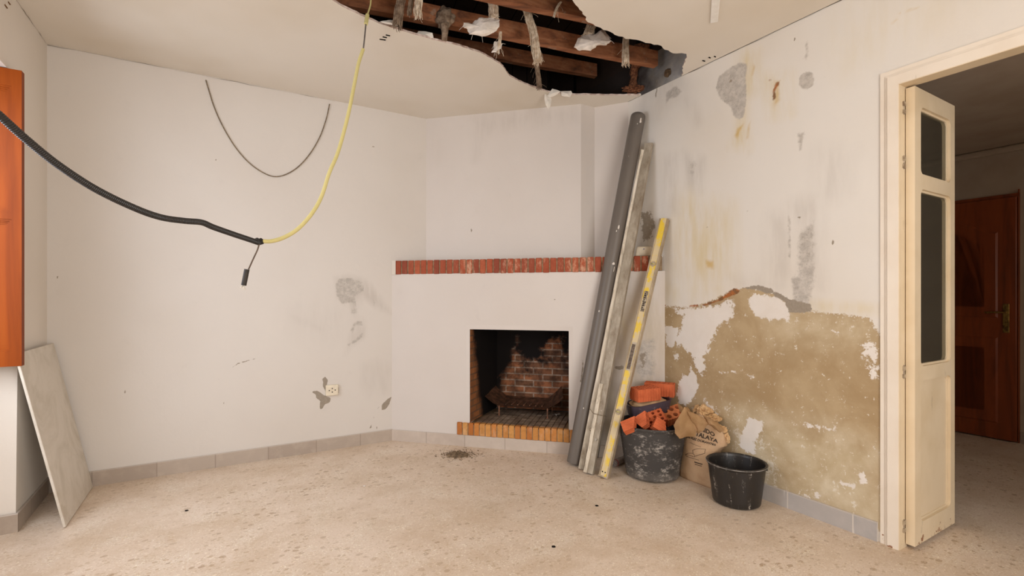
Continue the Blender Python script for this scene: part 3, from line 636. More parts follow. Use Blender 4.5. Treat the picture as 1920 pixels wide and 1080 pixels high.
# right wall starts at t=0.5 so the recess closes against it
# ------------------------------------------------------------------ skirting
def skirting(name, a, b, mat, h=.095, th=.011, out=None, uoff=0.0, parent=None):
    d = (b-a).normalized(); L = (b-a).length; bm = bmesh.new(); ul = bm.loops.layers.uv.verify()
    prof = [(0, 0), (th, 0), (th, h-.004), (th-.003, h), (0, h)]
    A = [bm.verts.new(a+out*x+Z*y) for x, y in prof]; B = [bm.verts.new(b+out*x+Z*y) for x, y in prof]
    for i in range(5):
        j = (i+1) % 5; f = bm.faces.new((A[i], B[i], B[j], A[j]))
        for l, q in zip(f.loops, ((0, prof[i][1]), (L, prof[i][1]), (L, prof[j][1]), (0, prof[j][1]))): l[ul].uv = (q[0]+uoff, q[1])
    bm.faces.new(A); bm.faces.new(B)
    return struct(finish(name, bm, mat))
skirting('baseboard_back', R(0, 0), R(D0, 0), M['skirt'], out=EW, uoff=.12)
skirting('baseboard_fireplace', O1, O1+ed*WD, M['skirt_fire'], out=nd, h=.091, uoff=.02)
skirting('baseboard_right', R(S, S-D0), R(S, DT0-.09), M['skirt_right'], out=-EL, uoff=.1)
skirting('baseboard_left', R(.0, 0), R(b*.3, NT0+.08), M['skirt'], out=EL, uoff=.3)
skirting('baseboard_niche', R(-.44, NT0+.08), R(b*.3+.011, NT0+.08), M['skirt'], out=EW)
# ------------------------------------------------------------------ doorway, door leaf
def paint_mat(name, a, b, wear=True):
    n = NT(name, 0.5, 0.4); c = n.mix(n.step(n.noise(4, 4), .35, .7), a, b)
    if wear:
        z = n.sep(n.n.new('ShaderNodeNewGeometry').outputs['Position'])[2]
        low = n.step(z, .22, .0, 0, .24); w = n.step(n.math('ADD', n.noise(26, 5, .7), low), .80, .84)
        c = n.mix(w, c, C(140, 92, 60)); c = n.mix(n.step(n.noise(14, 4, .6, n.map((1, 1, .4))), .66, .74, 0, .3), c, C(150, 132, 108))
    n.color(c); n.bump(n.noise(18, 4, .5, n.map((1, 1, .15))), .15, .004); return n.m
M['casing'] = paint_mat('cream_gloss_paint_frame', C(228, 216, 200), C(222, 208, 190))
M['leaf'] = paint_mat('cream_gloss_paint_door', C(221, 201, 170), C(212, 190, 156))
def glass_mat(name, col, tr=0.75, rough=.05):
    m = bpy.data.materials.new(name); m.use_nodes = True; t = m.node_tree; nn = t.nodes; nn.clear()
    o = nn.new('ShaderNodeOutputMaterial'); mx = nn.new('ShaderNodeMixShader'); a = nn.new('ShaderNodeBsdfTransparent'); g = nn.new('ShaderNodeBsdfGlossy'); d = nn.new('ShaderNodeBsdfDiffuse'); m2 = nn.new('ShaderNodeMixShader')
    a.inputs[0].default_value = (*col, 1); g.inputs['Roughness'].default_value = rough; g.inputs[0].default_value = (.9, .9, .85, 1); d.inputs[0].default_value = (*C(120, 112, 96), 1)
    fr_ = nn.new('ShaderNodeFresnel'); fr_.inputs[0].default_value = 1.45
    m2.inputs[0].default_value = .20; t.links.new(a.outputs[0], m2.inputs[1]); t.links.new(d.outputs[0], m2.inputs[2])
    t.links.new(fr_.outputs[0], mx.inputs[0]); t.links.new(m2.outputs[0], mx.inputs[1]); t.links.new(g.outputs[0], mx.inputs[2]); t.links.new(mx.outputs[0], o.inputs[0]); return m
M['glass'] = glass_mat('dusty_glass', (.55, .55, .5))
d1 = bpy.data.objects.new('door_1', None); COL.objects.link(d1); d1.location = R(S, DT0); TREE['door_1'] = R(S, DT0); struct(d1)
bm = bmesh.new()
def casing_strip(t0, t1, z0, z1, vertical=True):
    # moulded profile: three steps
    if vertical:
        w = t1-t0
        for (a, b_, d) in ((0, .30, .007), (.30, .42, .012), (.42, 1.0, .017)):
            if t0 < DT1-.2: rbox(bm, S-d, S+.004, t0+w*a, t0+w*b_, z0, z1+w*(1-a))
            else: rbox(bm, S-d, S+.004, t1-w*b_, t1-w*a, z0, z1+w*(1-a))
cw = .078
casing_strip(DT0-cw, DT0, 0, DH+.0); casing_strip(DT1, DT1+cw, 0, DH+.0)
for (a, b_, d) in ((0, .58, .017), (.58, .70, .012), (.70, 1.0, .007)):
    rbox(bm, S-d, S+.004, DT0-cw*a, DT1+cw*a, DH+cw*a, DH+cw*b_)
    
cas = finish('door_casing', bm, M['casing'], d1)
bm = bmesh.new(); rbox(bm, S-.0155, S+WT, DT0-.012, DT0+.003, 0, DH); rbox(bm, S-.0155, S+WT, DT1-.003, DT1+.012, 0, DH); rbox(bm, S-.0155, S+WT, DT0-.012, DT1+.012, DH-.003, DH+.02)
finish('door_jamb', bm, M['leaf'], d1)
# leaf: open at 90 degrees, running away from the room along s
ls0 = S+.042; lw_ = .475; lt0 = DT0+.007; lth = .036; lz0 = .02; lz1 = DH-.012
leaf_e = finish('door_leaf', (lambda bm: bm)(bmesh.new()), M['leaf'], d1) if False else None
bm = bmesh.new()
st = .066; prof = [(lz0, lz0+.10), (.925, 1.015+.03), (1.66+.0, 1.755), (lz1-.095, lz1)]
def lb(s0, s1, z0, z1, t0=lt0, t1=lt0+lth, bm_=None): return rbox(bm_ or bm, s0, s1, t0, t1, z0, z1)
# outline with three openings, as a plate with holes (rounded corners)
def plate(bm, o, ax, ay, outer, holes, depth_vec, mi=0):
    def ring(pts): 
        v = [bm.verts.new(o+ax*x+ay*y) for x, y in pts]; return [bm.edges.new((v[i], v[(i+1) % len(v)])) for i in range(len(v))]
    start = set(bm.faces); e = ring(outer)
    for h in holes: e += ring(h)
    res = bmesh.ops.triangle_fill(bm, use_beauty=True, edges=e)
    fs = [g for g in res['geom'] if isinstance(g, bmesh.types.BMFace)]
    bmesh.ops.dissolve_limit(bm, angle_limit=.01, verts=list({v for f in fs for v in f.verts}), edges=list({x for f in fs for x in f.edges}))
    fs = [f for f in bm.faces if f not in start]
    g = bmesh.ops.extrude_face_region(bm, geom=fs)
    bmesh.ops.translate(bm, verts=[x for x in g['geom'] if isinstance(x, bmesh.types.BMVert)], vec=depth_vec)
    for f in bm.faces:
        if f not in start: f.material_index = mi
def rrect(x0, x1, y0, y1, r, n=5):
    out = []
    for cx, cy, a0 in ((x1-r, y1-r, 0), (x0+r, y1-r, 90), (x0+r, y0+r, 180), (x1-r, y0+r, 270)):
        for k in range(n+1): a = math.radians(a0+90*k/n); out.append((cx+math.cos(a)*r, cy+math.sin(a)*r))
    return out
H1 = (st, lw_-st*.78, lz0+.105, .955); H2 = (st, lw_-st*.78, 1.025, 1.675); H3 = (st, lw_-st*.78, 1.735, lz1-.10)
zl = lambda py, X: CH+(HZ-py)*X/F
H2 = (st, lw_-st*.78, 0.865, 1.715); H3 = (st, lw_-st*.78, 1.785, lz1-.085); H1 = (st, lw_-st*.78, lz0+.10, .795)
o_ = R(ls0, lt0, 0)
plate(bm, o_, EL, Z, [(0, lz0), (lw_, lz0), (lw_, lz1), (0, lz1)], [rrect(*H1, .03), rrect(*H2, .03), rrect(*H3, .03)], EW*lth)
leaf = finish('door_leaf', bm, M['leaf'], d1)
# inner beads (second, smaller step) around each opening
bm = bmesh.new()
for h in (H1, H2, H3):
    plate(bm, R(ls0, lt0+lth*.30, 0), EL, Z, rrect(h[0]-.001, h[1]+.001, h[2]-.001, h[3]+.001, .03), [rrect(h[0]+.010, h[1]-.010, h[2]+.010, h[3]-.010, .025)], EW*lth*.35)
finish('door_bead', bm, M['leaf'], leaf)
bm = bmesh.new(); obox(bm, o_, EL, EW, Z, H1[0]+.009, H1[1]-.009, lth*.40, lth*.55, H1[2]+.009, H1[3]-.009); finish('door_panel', bm, M['leaf'], leaf)
for h in (H2, H3):
    bm = bmesh.new(); obox(bm, o_, EL, EW, Z, h[0]+.009, h[1]-.009, lth*.42, lth*.50, h[2]+.009, h[3]-.009); finish('glass_pane', bm, M['glass'], leaf)
M['hinge'] = simple('painted_metal', C(176, 160, 136), C(120, 100, 80), 40, .5, .5, .2)
for hz_ in (2.10, 1.84, .84, .105):
    bm = bmesh.new(); c_ = R(ls0-.012, lt0-.004, hz_)
    tube(bm, [c_+Z*(-.032), c_+Z*.032], .0042, 10); obox(bm, c_, EL, EW, Z, -.012, .010, -.002, .005, -.028, -.010); obox(bm, c_, EL, EW, Z, -.012, .010, -.002, .005, .008, .028)
    finish('hinge', bm, M['hinge'], leaf)
# ------------------------------------------------------------------ hall beyond
HS = S+2.86; HC = 2.45
M['hall'] = simple('hall_plaster', C(176, 160, 142), C(168, 150, 132), 3, .85, .15, .1)
bm = bmesh.new(); rbox(bm, HS, HS+.1, -.1, TB+.3, 0, 3.0); rbox(bm, S+WT, HS, -.15, -.05, 0, 3.0); rbox(bm, S+WT, HS, TB+.2, TB+.3, 0, 3.0); struct(finish('wall_hall', bm, M['hall']))
bm = bmesh.new(); rbox(bm, S+WT, HS, -.1, TB+.3, HC, HC+.06); struct(finish('ceiling_hall', bm, M['hall']))
bm = bmesh.new(); rbox(bm, HS-.05, HS-.001, -.05, TB+.2, HC-.055, HC-.001); bevel(bm, .018, 3); struct(finish('trim_1', bm, M['hall']))
n = NT('varnished_wood', .35, .5); g = n.noise(9, 6, .6, n.map((1, 1, .12)), dist=.6)
n.color(n.ramp(g, [(.3, C(98, 44, 20)), (.5, C(132, 62, 28)), (.7, C(150, 74, 34))])); n.bump(g, .08, .003); M['darkwood'] = n.m
M['brass'] = simple('brass', C(190, 160, 90), C(120, 96, 60), 30, .35, .5, .05, .9)
hp = lambda x, y: inv(hit(x, y, 1, 0, HS))
tR = hp(1909, 700)[1]; tL = tR-.80; ztop = 2.02
d2 = bpy.data.objects.new('door_2', None); COL.objects.link(d2); d2.location = R(HS-.03, tR); TREE['door_2'] = R(HS-.03, tR); struct(d2)
bm = bmesh.new(); ds = HS-.045
rbox(bm, ds, HS-.001, tL, tR, 0.01, ztop); bevel(bm, .003, 1); dleaf = finish('door_leaf', bm, M['darkwood'], d2)
def dplate(pts, d):
    bm = bmesh.new(); o = R(ds, tL, 0); v = [bm.verts.new(o+EW*x+Z*y) for x, y in pts]; f = bm.faces.new(v)
    r = bmesh.ops.inset_individual(bm, faces=[f], thickness=.012, depth=0); 
    g = bmesh.ops.inset_individual(bm, faces=[f], thickness=.018, depth=0); bmesh.ops.translate(bm, verts=f.verts, vec=-EL*d)
    return bm
def arch(x0, x1, y0, y1, rise):
    out = [(x0, y0), (x1, y0), (x1, y1)]
    for k in range(1, 12): u = k/12; x = x1+(x0-x1)*u; out.append((x, y1+rise*math.sin(math.pi*u)**2))
    return out+[(x0, y1)]
for pts in (arch(.11, .69, 1.02, 1.74, .12), arch(.18, .62, 1.10, 1.66, .11), [(.11, .14), (.69, .14), (.69, .86), (.11, .86)], [(.18, .22), (.62, .22), (.62, .78), (.18, .78)]):
    finish('raised_panel', dplate(pts, .009), M['darkwood'], dleaf)
bm = bmesh.new(); o = R(ds, tR-.06, 1.02)
obox(bm, o, -EL, EW, Z, 0, .006, -.02, .02, -.12, .12); bevel(bm, .003, 2); hpl = finish('handle_plate', bm, M['brass'], dleaf)
bm = bmesh.new(); tube(bm, crom([o-EL*.006+Z*.05, o-EL*.04+Z*.05, o-EL*.05-EW*.03+Z*.05, o-EL*.045-EW*.12+Z*.045], 5), .008, 8); finish('door_handle', bm, M['brass'], hpl)
bm = bmesh.new(); rbox(bm, HS-.020, HS-.001, tL-.07, tL-.004, 0, ztop+.06); rbox(bm, HS-.020, HS-.001, tR+.004, tR+.012, 0, ztop+.06); rbox(bm, HS-.020, HS-.001, tL-.07, tR+.012, ztop+.004, ztop+.03); finish('door_casing', bm, M['darkwood'], d2)
bm = bmesh.new(); rbox(bm, HS-.012, HS-.001, tR+.014, TB, 0, .09); struct(finish('baseboard_hall', bm, M['skirt']))
# ------------------------------------------------------------------ window shutter
n = NT('varnished_shutter_wood', .5, .15); g = n.noise(7, 6, .6, n.map((1, 1, .1)), dist=.5)
n.color(n.ramp(g, [(.3, C(118, 50, 8)), (.5, C(144, 66, 12)), (.7, C(158, 78, 18))])); n.bump(g, .06, .002)
M['orange'] = n.m
w1 = bpy.data.objects.new('window_1', None); COL.objects.link(w1); w1.location = R(-.42, NT0+.1, .82); TREE['window_1'] = Vector(w1.location); struct(w1)
bm = bmesh.new()
for a in ((NT0+.09, NT0+.15, .82, 2.33), (NT1-.07, NT1, .82, 2.33), (NT0+.09, NT1, .82, .88), (NT0+.09, NT1, 2.28, 2.33)): rbox(bm, -.44, -.38, *a)
finish('window_frame', bm, M['orange'], w1)
ss0, ss1, sth, stt = -.50+.14, .055, .040, NT0+.115
sz0, sz1 = .852, 2.332
bm = bmesh.new(); Wd = ss1-ss0; o = R(ss0, stt, 0)
mr = CH+(HZ-407)*2.47/F
hs = [(.07, Wd-.036, sz0+.075, mr-.018), (.07, Wd-.036, mr+.018, sz1-.085)]
plate(bm, o, EL, Z, [(0, sz0), (Wd, sz0), (Wd, sz1), (0, sz1)], [rrect(*h, .002, 1) for h in hs], EW*sth)
shut = finish('shutter', bm, M['orange'], w1); shut['label'] = 'orange varnished wooden shutter leaf'
for h in hs:
    bm = bmesh.new(); obox(bm, o, EL, EW, Z, h[0], h[1], .012, .022, h[2], h[3]); finish('shutter_panel', bm, M['orange'], shut)
    bm = bmesh.new()
    for k, (i_, d_) in enumerate(((0, .036), (.008, .030), (.016, .025))):
        plate(bm, o+EW*.02, EL, Z, [(h[0]+i_, h[2]+i_), (h[1]-i_, h[2]+i_), (h[1]-i_, h[3]-i_), (h[0]+i_, h[3]-i_)], [[(h[0]+i_+.009, h[2]+i_+.009), (h[1]-i_-.009, h[2]+i_+.009), (h[1]-i_-.009, h[3]-i_-.009), (h[0]+i_+.009, h[3]-i_-.009)]], EW*(d_-.02))
    finish('shutter_bead', bm, M['orange'], shut)
exec(compile('pass', '', 'exec')) if False else None
# ================================================================== loose things
# stone slab
n = NT('grey_marble_slab', .45, .4)
n.color(n.mix(n.step(n.noise(3.5, 7, .65, dist=1.2), .4, .65), C(218, 209, 196), C(200, 190, 174))); n.bump(n.noise(40, 4), .08, .003); M['slab'] = n.m
bl = Vector((-2.32, 2.53, 0)); ax_ = -EW; ln = EL*-1.0; lean = .185; hgt = .93
upv = (ln*lean+Z*math.sqrt(hgt**2-lean**2)).normalized(); nrm = ax_.cross(upv).normalized()
if nrm.dot(EL) < 0: nrm = -nrm
bm = bmesh.new(); obox(bm, bl+Z*.003, ax_, upv, nrm, 0, .625, 0, hgt, -.006, .006); bevel(bm, .002, 1)
tag(finish('stone_slab', bm, M['slab']), 'pale grey stone slab leaning in the corner under the shutter', 'slab')
# socket on the back wall
sc_ = hb(622, 731); so_ = thing('wall_socket', sc_, 'cream electrical socket on the back wall amid chipped plaster', 'socket')
M['cream_plastic'] = simple('cream_plastic', C(226, 214, 190), C(214, 200, 176), 20, .4, .5, .02)
M['dark'] = simple('dark_hole', C(30, 26, 22), None, 20, .9, .1, 0)
bm = bmesh.new(); obox(bm, sc_, EL, Z, EW, -.047, .047, -.042, .042, 0, .020); bevel(bm, .005, 2); finish('face_plate', bm, M['cream_plastic'], so_)
bm = bmesh.new()
for dx, dz in ((0, .014), (0, -.014), (-.022, 0), (.022, 0)): tube(bm, [sc_+EL*dx+Z*dz+EW*.019, sc_+EL*dx+Z*dz+EW*.0208], .0045, 10)
finish('pin_hole', bm, M['dark'], so_)
# wire loop on back wall
M['wire'] = simple('weathered_cord', C(142, 124, 100), C(104, 90, 74), 90, .8, .2, .4)
pts = [hb(x, y, .007) for x, y in ((386, 150), (392, 170), (400, 196), (412, 225), (428, 255), (446, 282), (468, 306), (492, 323), (514, 331), (536, 327), (560, 312), (582, 287), (600, 256), (612, 222), (618, 195))]
bm = bmesh.new(); tube(bm, crom(pts, 6), .0038, 7)
tag(finish('looped_cord', bm, M['wire'], smooth=True), 'thin brown cord hanging in a U loop on the back wall', 'cord')
# conduits
def corrugated(bm, pts, r, pitch, depth, seg=12):
    # resample
    out = [pts[0]]; acc = 0; L = 0; step = pitch/2; target = step
    for a, b_ in zip(pts, pts[1:]):
        d = (b_-a).length
        while L+d >= target: out.append(a+(b_-a)*((target-L)/d)); target += step
        L += d
    k = [0]
    N = len(out)
    tube(bm, out, lambda t: r-(depth if int(round(t*(N-1))) % 2 else 0), seg)
n = NT('black_corrugated_plastic', .45, .4)
n.color(n.mix(n.step(n.noise(40, 5, .7), .62, .72, 0, .8), C(42, 38, 35), C(140, 128, 112))); M['blackpipe'] = n.m
n = NT('yellowed_conduit', .45, .4)
n.color(n.mix(n.step(n.noise(14, 5, .65), .62, .74, 0, .6), n.mix(n.noise(5, 3), C(196, 182, 116), C(208, 196, 136)), C(156, 128, 84))); M['yellowpipe'] = n.m
def dpts(l): return [atZ(x, y, d) for x, y, d in l]
A_ = dpts([(0, 217, 1.32), (50, 262, 1.37), (110, 310, 1.44), (180, 355, 1.53), (250, 389, 1.63), (300, 407, 1.72), (345, 414, 1.79), (378, 417, 1.85), (400, 426, 1.90), (440, 440, 1.99), (470, 450, 2.06), (487, 456, 2.10)])
pre = [R(.015, 2.42, 2.30), R(.10, 2.36, 2.10), atZ(-75, 150, 1.27)]
A_ = pre+A_
bm = bmesh.new(); corrugated(bm, crom(A_, 10), .0116, .0052, .0013, 14)
black = thing('black_conduit', A_[-1], 'black corrugated cable conduit sagging in from the left', 'conduit')
finish('corrugated_sleeve', bm, M['blackpipe'], black, smooth=False)
B_ = dpts([(487, 452, 2.10), (510, 452, 2.13), (535, 444, 2.17), (560, 428, 2.21), (585, 400, 2.26), (603, 368, 2.31), (617, 325, 2.36), (632, 290, 2.41), (644, 250, 2.45), (655, 205, 2.49), (664, 160, 2.53), (672, 120, 2.56), (681, 92, 2.58)])
yel = thing('yellow_conduit', B_[0], 'yellowed cable conduit curving up from the black one to the hole', 'conduit')
bm = bmesh.new(); corrugated(bm, crom(B_, 8), .0092, .0045, .0005, 12); finish('corrugated_sleeve', bm, M['yellowpipe'], yel)
topw = dpts([(681, 94, 2.58), (684, 66, 2.60), (686, 45, 2.615)])
bm = bmesh.new(); tube(bm, crom(topw, 4), .0040, 8); finish('cable', bm, simple('grey_cable', C(110, 102, 96), C(90, 82, 76), 30, .6), yel)
bm = bmesh.new(); q = dpts([(686, 45, 2.612), (689, 28, 2.630)]); q.append(Vector((q[-1].x+.005, q[-1].y+.02, 3.0))); tube(bm, [q[0], q[1]], .0105, 10); tube(bm, crom([q[1], q[1]+Vector((.01, .03, .10)), q[2]], 5), .0040, 8); finish('conduit_stub', bm, M['yellowpipe'], yel)
for (x, y, d) in ((617, 325, 2.36), (632, 290, 2.41), (640, 262, 2.44)):
    pass
bm = bmesh.new(); c_ = A_[-1]; rr = random.Random(4)
obj_t = tube(bm, dpts([(480, 451, 2.085), (485, 454, 2.098), (491, 452, 2.11)]), .0142, 12); finish('tape_wrap', bm, simple('black_tape', C(46, 40, 36), C(30, 27, 25), 50, .6, .4, .6), black, smooth=True)
hang = thing('dangling_cable', atZ(486, 458, 2.10), 'short thin cable with black connector dangling where the conduits meet', 'cable')
bm = bmesh.new(); tube(bm, crom(dpts([(486, 458, 2.09), (482, 470, 2.09), (475, 485, 2.09), (466, 505, 2.09)]), 5), .0032, 8); finish('wire', bm, simple('brown_wire', C(96, 78, 62), None, 30, .6), hang)
bm = bmesh.new(); tube(bm, dpts([(463, 505, 2.09), (457, 535, 2.09)]), .0105, 14); bevel(bm, .002, 1, [e for e in bm.edges if False] or None) if False else None; finish('connector', bm, simple('black_rubber_end', C(44, 40, 37), C(60, 54, 48), 50, .6), hang, smooth=True, autosmooth=40)
bm = bmesh.new()
for k in range(16):
    p = atZ(456, 534, 2.09); tube(bm, [p, p+Vector((rr.uniform(-.012, .010), rr.uniform(-.01, .01), -rr.uniform(.008, .024)))], .0012, 4)
finish('frayed_end', bm, simple('pale_strands', C(220, 210, 195), None, 30, .8), hang)
# trunking strip on the ceiling
M['white_plastic'] = simple('white_plastic', C(238, 234, 226), C(230, 224, 214), 20, .4, .4, .03)
a = hz(1338, 41, H); b_ = hz(1344, -40, H); d = (b_-a); d.z = 0; d.normalize(); px_ = Vector((d.y, -d.x, 0)); 
bm = bmesh.new(); a0 = hz(1331.5, 41, H); a1 = hz(1346, 39, H); wv_ = (a1-a0).length
obox(bm, a0-Z*.009, d, px_ if px_.dot(a1-a0) > 0 else -px_, Z, 0, .9, 0, wv_, 0, .008); bevel(bm, .002, 1)
tag(finish('cable_trunking', bm, M['white_plastic']), 'short white plastic trunking strip on the ceiling beyond the hole', 'trunking')
# ------------------------------------------------------------------ leaning things
def lean_axis(base, top): return (top-base).normalized()
M['pvc'] = None
n = NT('grey_drain_pipe', .42, .45)
pv = n.noise(30, 5, .7, n.map((1, 1, .3))); n.color(n.mix(n.step(pv, .70, .74, 0, .5), n.mix(n.noise(3, 3), C(108, 100, 92), C(96, 87, 79)), C(196, 186, 174))); n.bump(n.noise(60, 3), .08, .002); M['pvc'] = n.m
topw_ = hr(1208, 214); PR = .055
tp = hr(1196, 224, .062); bp = hz(1077, 871, 0.0)
ax1 = (tp-bp).normalized()
pipe = thing('drain_pipe', bp, 'long thick grey drain pipe leaning against the right wall', 'pipe')
bm = bmesh.new(); x_ = ax1.cross(Vector((0, 1, 0))).normalized(); bq = bp+Z*.014
Lp = (tp-bp).length
tube(bm, [bq+ax1*k for k in (0, .002, Lp*.3, Lp*.6, Lp-.03, Lp-.015, Lp-.004, Lp)], lambda t: PR, 32)
rings_ = None
finish('pipe_body', bm, M['pvc'], pipe, smooth=True, autosmooth=40)
bm = bmesh.new(); e0 = bq+ax1*(Lp-.001)
tube(bm, [e0, e0+ax1*.010, e0+ax1*.020, e0+ax1*.028], lambda t: PR*(1.0 if t < .1 else .98 if t < .4 else .90 if t < .8 else .72), 32); finish('pipe_cap', bm, M['pvc'], pipe, smooth=True, autosmooth=50)
# paint splash on pipe
def patch_on_tube(c, ax, r, along, angs, seed, mat, parent, name):
    bm = bmesh.new(); y0 = Vector((0, -1, 0)); y0 = (y0-ax*y0.dot(ax)).normalized(); x0 = ax.cross(y0); rr = random.Random(seed); vs = []
    N_ = 14
    for k in range(N_):
        a = 2*math.pi*k/N_; j = rr.uniform(.6, 1.1); al = along[0]+along[1]*math.sin(a)*j; an = angs[0]+angs[1]*math.cos(a)*j
        vs.append(bm.verts.new(c+ax*al+(y0*math.cos(an)+x0*math.sin(an))*(r+.0008)))
    bm.faces.new(vs); return finish(name, bm, mat, parent)
M['whitepaint'] = simple('dried_plaster_splash', C(222, 214, 204), C(204, 194, 182), 40, .9)
for (al, an, sz, az) in ((Lp-.045, .25, .020, .16), (Lp-.075, -.1, .005, .06), (Lp-.87, -.05, .016, .12), (Lp-.90, -.25, .008, .08), (Lp-1.14, .15, .012, .2), (Lp-1.18, .35, .025, .05), (Lp-1.5, -.6, .008, .08), (Lp-2.2, -.3, .007, .08)):
    patch_on_tube(bq, ax1, PR, (al, sz), (an, az), int(al*97), M['whitepaint'], pipe, 'plaster_splash')
# straightedges
def worn_metal(name, a, b, c, sc=18, rough=.5, metal=.2):
    n = NT(name, rough, .4); w = n.noise(sc, 6, .7, n.map((1, 1, .35))); col = n.ramp(w, [(.32, a), (.5, b), (.66, c)])
    col = n.mix(n.step(n.noise(60, 4, .7), .64, .72, 0, .7), col, C(216, 204, 186)); n.color(col); n.b.inputs['Metallic'].default_value = metal; n.bump(w, .4, .004); return n.m
M['bar_white'] = worn_metal('plaster_crusted_batten', C(150, 136, 116), C(212, 200, 180), C(222, 212, 196), 12, .8, 0)
M['bar_grey'] = worn_metal('dirty_aluminium', C(128, 112, 92), C(156, 144, 126), C(178, 166, 148), 14, .55, .15)
def bar(name, bpx, tpx, w, dth, mat, label, cat, woff, zoff=.0, tilt=0.0, parent=None, wall=None, group=None, bev=.002):
    b0 = hz(bpx[0], bpx[1], 0); t0 = hr(tpx[0], tpx[1], woff); ax = (t0-b0).normalized()
    yv = Vector((-.12+tilt, -1, 0)); yv = (yv-ax*yv.dot(ax)).normalized(); xv = ax.cross(yv).normalized()
    if xv.x < 0: xv = -xv
    return b0, ax, xv, yv, (t0-b0).length
b0, ax, xv, yv, L = bar('', (1089, 880), (1206, 284), 0, 0, None, '', '', .06)
bm = bmesh.new(); obox(bm, b0+Z*.006, xv, yv, ax, -.018, .018, -.018, .018, 0, L); bmesh.ops.subdivide_edges(bm, edges=[e for e in bm.edges if e.calc_length() > 1], cuts=24)
for v in bm.verts: v.co += Vector((mnoise.noise(v.co*14), mnoise.noise(v.co*14+Vector((9, 0, 0))), 0))*.0025
bevel(bm, .003, 1, [e for e in bm.edges if abs((e.verts[0].co-e.verts[1].co).normalized().dot(ax)) > .9])
tag(finish('straightedge', bm, M['bar_white']), 'narrow whitish plaster-crusted batten leaning between pipe and grey bar', 'batten')
b0, ax, xv, yv, L = bar('', (1105, 889), (1217, 272), 0, 0, None, '', '', .03, tilt=-.55)
gb = thing('straightedge', b0, 'grey aluminium builder straightedge leaning right beside the grey drain pipe', 'straightedge')
bm = bmesh.new(); plate(bm, b0+Z*.008, xv, yv, [(-.030, -.016), (.030, -.016), (.030, .016), (-.030, .016)], [[(-.027, -.013), (.027, -.013), (.027, .013), (-.027, .013)]], ax*L); finish('profile', bm, M['bar_grey'], gb)
bm = bmesh.new(); obox(bm, b0+Z*.008, xv, yv, ax, -.034, -.010, .010, .024, .0, L*.25); bmesh.ops.subdivide_edges(bm, edges=[e for e in bm.edges if e.calc_length() > .3], cuts=12)
for v in bm.verts: v.co += Vector((mnoise.noise(v.co*20), mnoise.noise(v.co*20+Vector((9, 0, 0))), 0))*.003
finish('crusted_batten', bm, M['bar_white'], gb)
bm = bmesh.new(); q = b0+ax*.40; loop_ = [q+xv*(-.040)+yv*.024, q+xv*(-.02)+yv*.034, q+xv*.028+yv*.020, q+xv*.036-yv*.0, q+xv*.034-yv*.02, q-xv*.036-yv*.02, q-xv*.046+yv*.01, q-xv*.075+yv*.03+ax*.03]
tube(bm, crom(loop_, 5), .0022, 6); finish('tie_wire', bm, M['wire'], gb)
bm = bmesh.new(); q = b0+ax*.235+yv*.018; tube(bm, [q+xv*.010, q+xv*.010+yv*.007], .008, 12); finish('screw', bm, simple('dull_screw', C(150, 140, 124), C(110, 100, 88), 40, .4, .5, .1, .7), gb)
bm = bmesh.new(); q = b0+ax*.29-xv*.040+yv*.016; tube(bm, [q+Vector((math.cos(a)*.010, 0, math.sin(a)*.010)) for a in np.linspace(0, 6.1, 14)], .0022, 6); finish('ring', bm, M['wire'], gb)
# second thin dark pipe behind
b0 = hz(1117, 858, 0); t0 = hit(1150, 600, 1, -1, D0-.03)
tag((lambda bm: (tube(bm, [b0+Z*.006, t0], .021, 20), finish('thin_pipe', bm, M['pvc'], smooth=True, autosmooth=40))[1])(bmesh.new()), 'thin dark pipe leaning on the fireplace behind the grey straightedge', 'pipe')
# spirit level
n = NT('yellow_level_paint', .5, .4); w = n.noise(22, 6, .7, n.map((1, 1, .5)))
w2 = n.noise(5, 4, .6)
n.color(n.mix(n.step(n.math('ADD', w, n.math('MULTIPLY', n.math('SUBTRACT', w2, .5), .9)), .46, .58), C(206, 186, 146), C(224, 190, 60))); M['level_yellow'] = n.m
M['level_side'] = worn_metal('level_rail', C(136, 118, 94), C(166, 148, 122), C(186, 168, 142), 12, .6, .1)
b0 = hz(1132, 896, 0); t0 = hr(1246, 412, .030); ax = (t0-b0).normalized(); L = (t0-b0).length
yv = Vector((-.80, -1, 0)); yv = (yv-ax*yv.dot(ax)).normalized(); xv = ax.cross(yv).normalized(); xv = -xv if xv.x < 0 else xv
lev = thing('spirit_level', b0, 'long worn yellow spirit level leaning on the right wall above the tub', 'level')
q0 = b0+Z*.008
bm = bmesh.new(); obox(bm, q0, xv, yv, ax, -.0215, .0215, -.011, .011, .004, L); finish('web', bm, M['level_yellow'], lev)
bm = bmesh.new()
for sgn in (-1, 1): obox(bm, q0, xv, yv, ax, sgn*.0275-.0055, sgn*.0275+.0055, -.0235, .0145, 0, L-.004)
bevel(bm, .0015, 1); finish('rail', bm, M['level_side'], lev)
M['vial'] = simple('vial_glass', C(190, 180, 110), C(150, 140, 96), 60, .2, .6, 0)
M['label'] = simple('grimy_label', C(196, 180, 156), C(96, 82, 70), 90, .7, .3, .1)
for k_ in (.235, .81):
    q = q0+ax*L*k_
    bm = bmesh.new(); tube(bm, [q+yv*.008, q+yv*.0155], .019, 24); hs_ = finish('vial_housing', bm, M['level_side'], lev, smooth=True, autosmooth=40)
    bm = bmesh.new(); tube(bm, [q-xv*.012+yv*.016, q+xv*.012+yv*.016], .005, 10); finish('vial', bm, M['vial'], hs_, smooth=True)
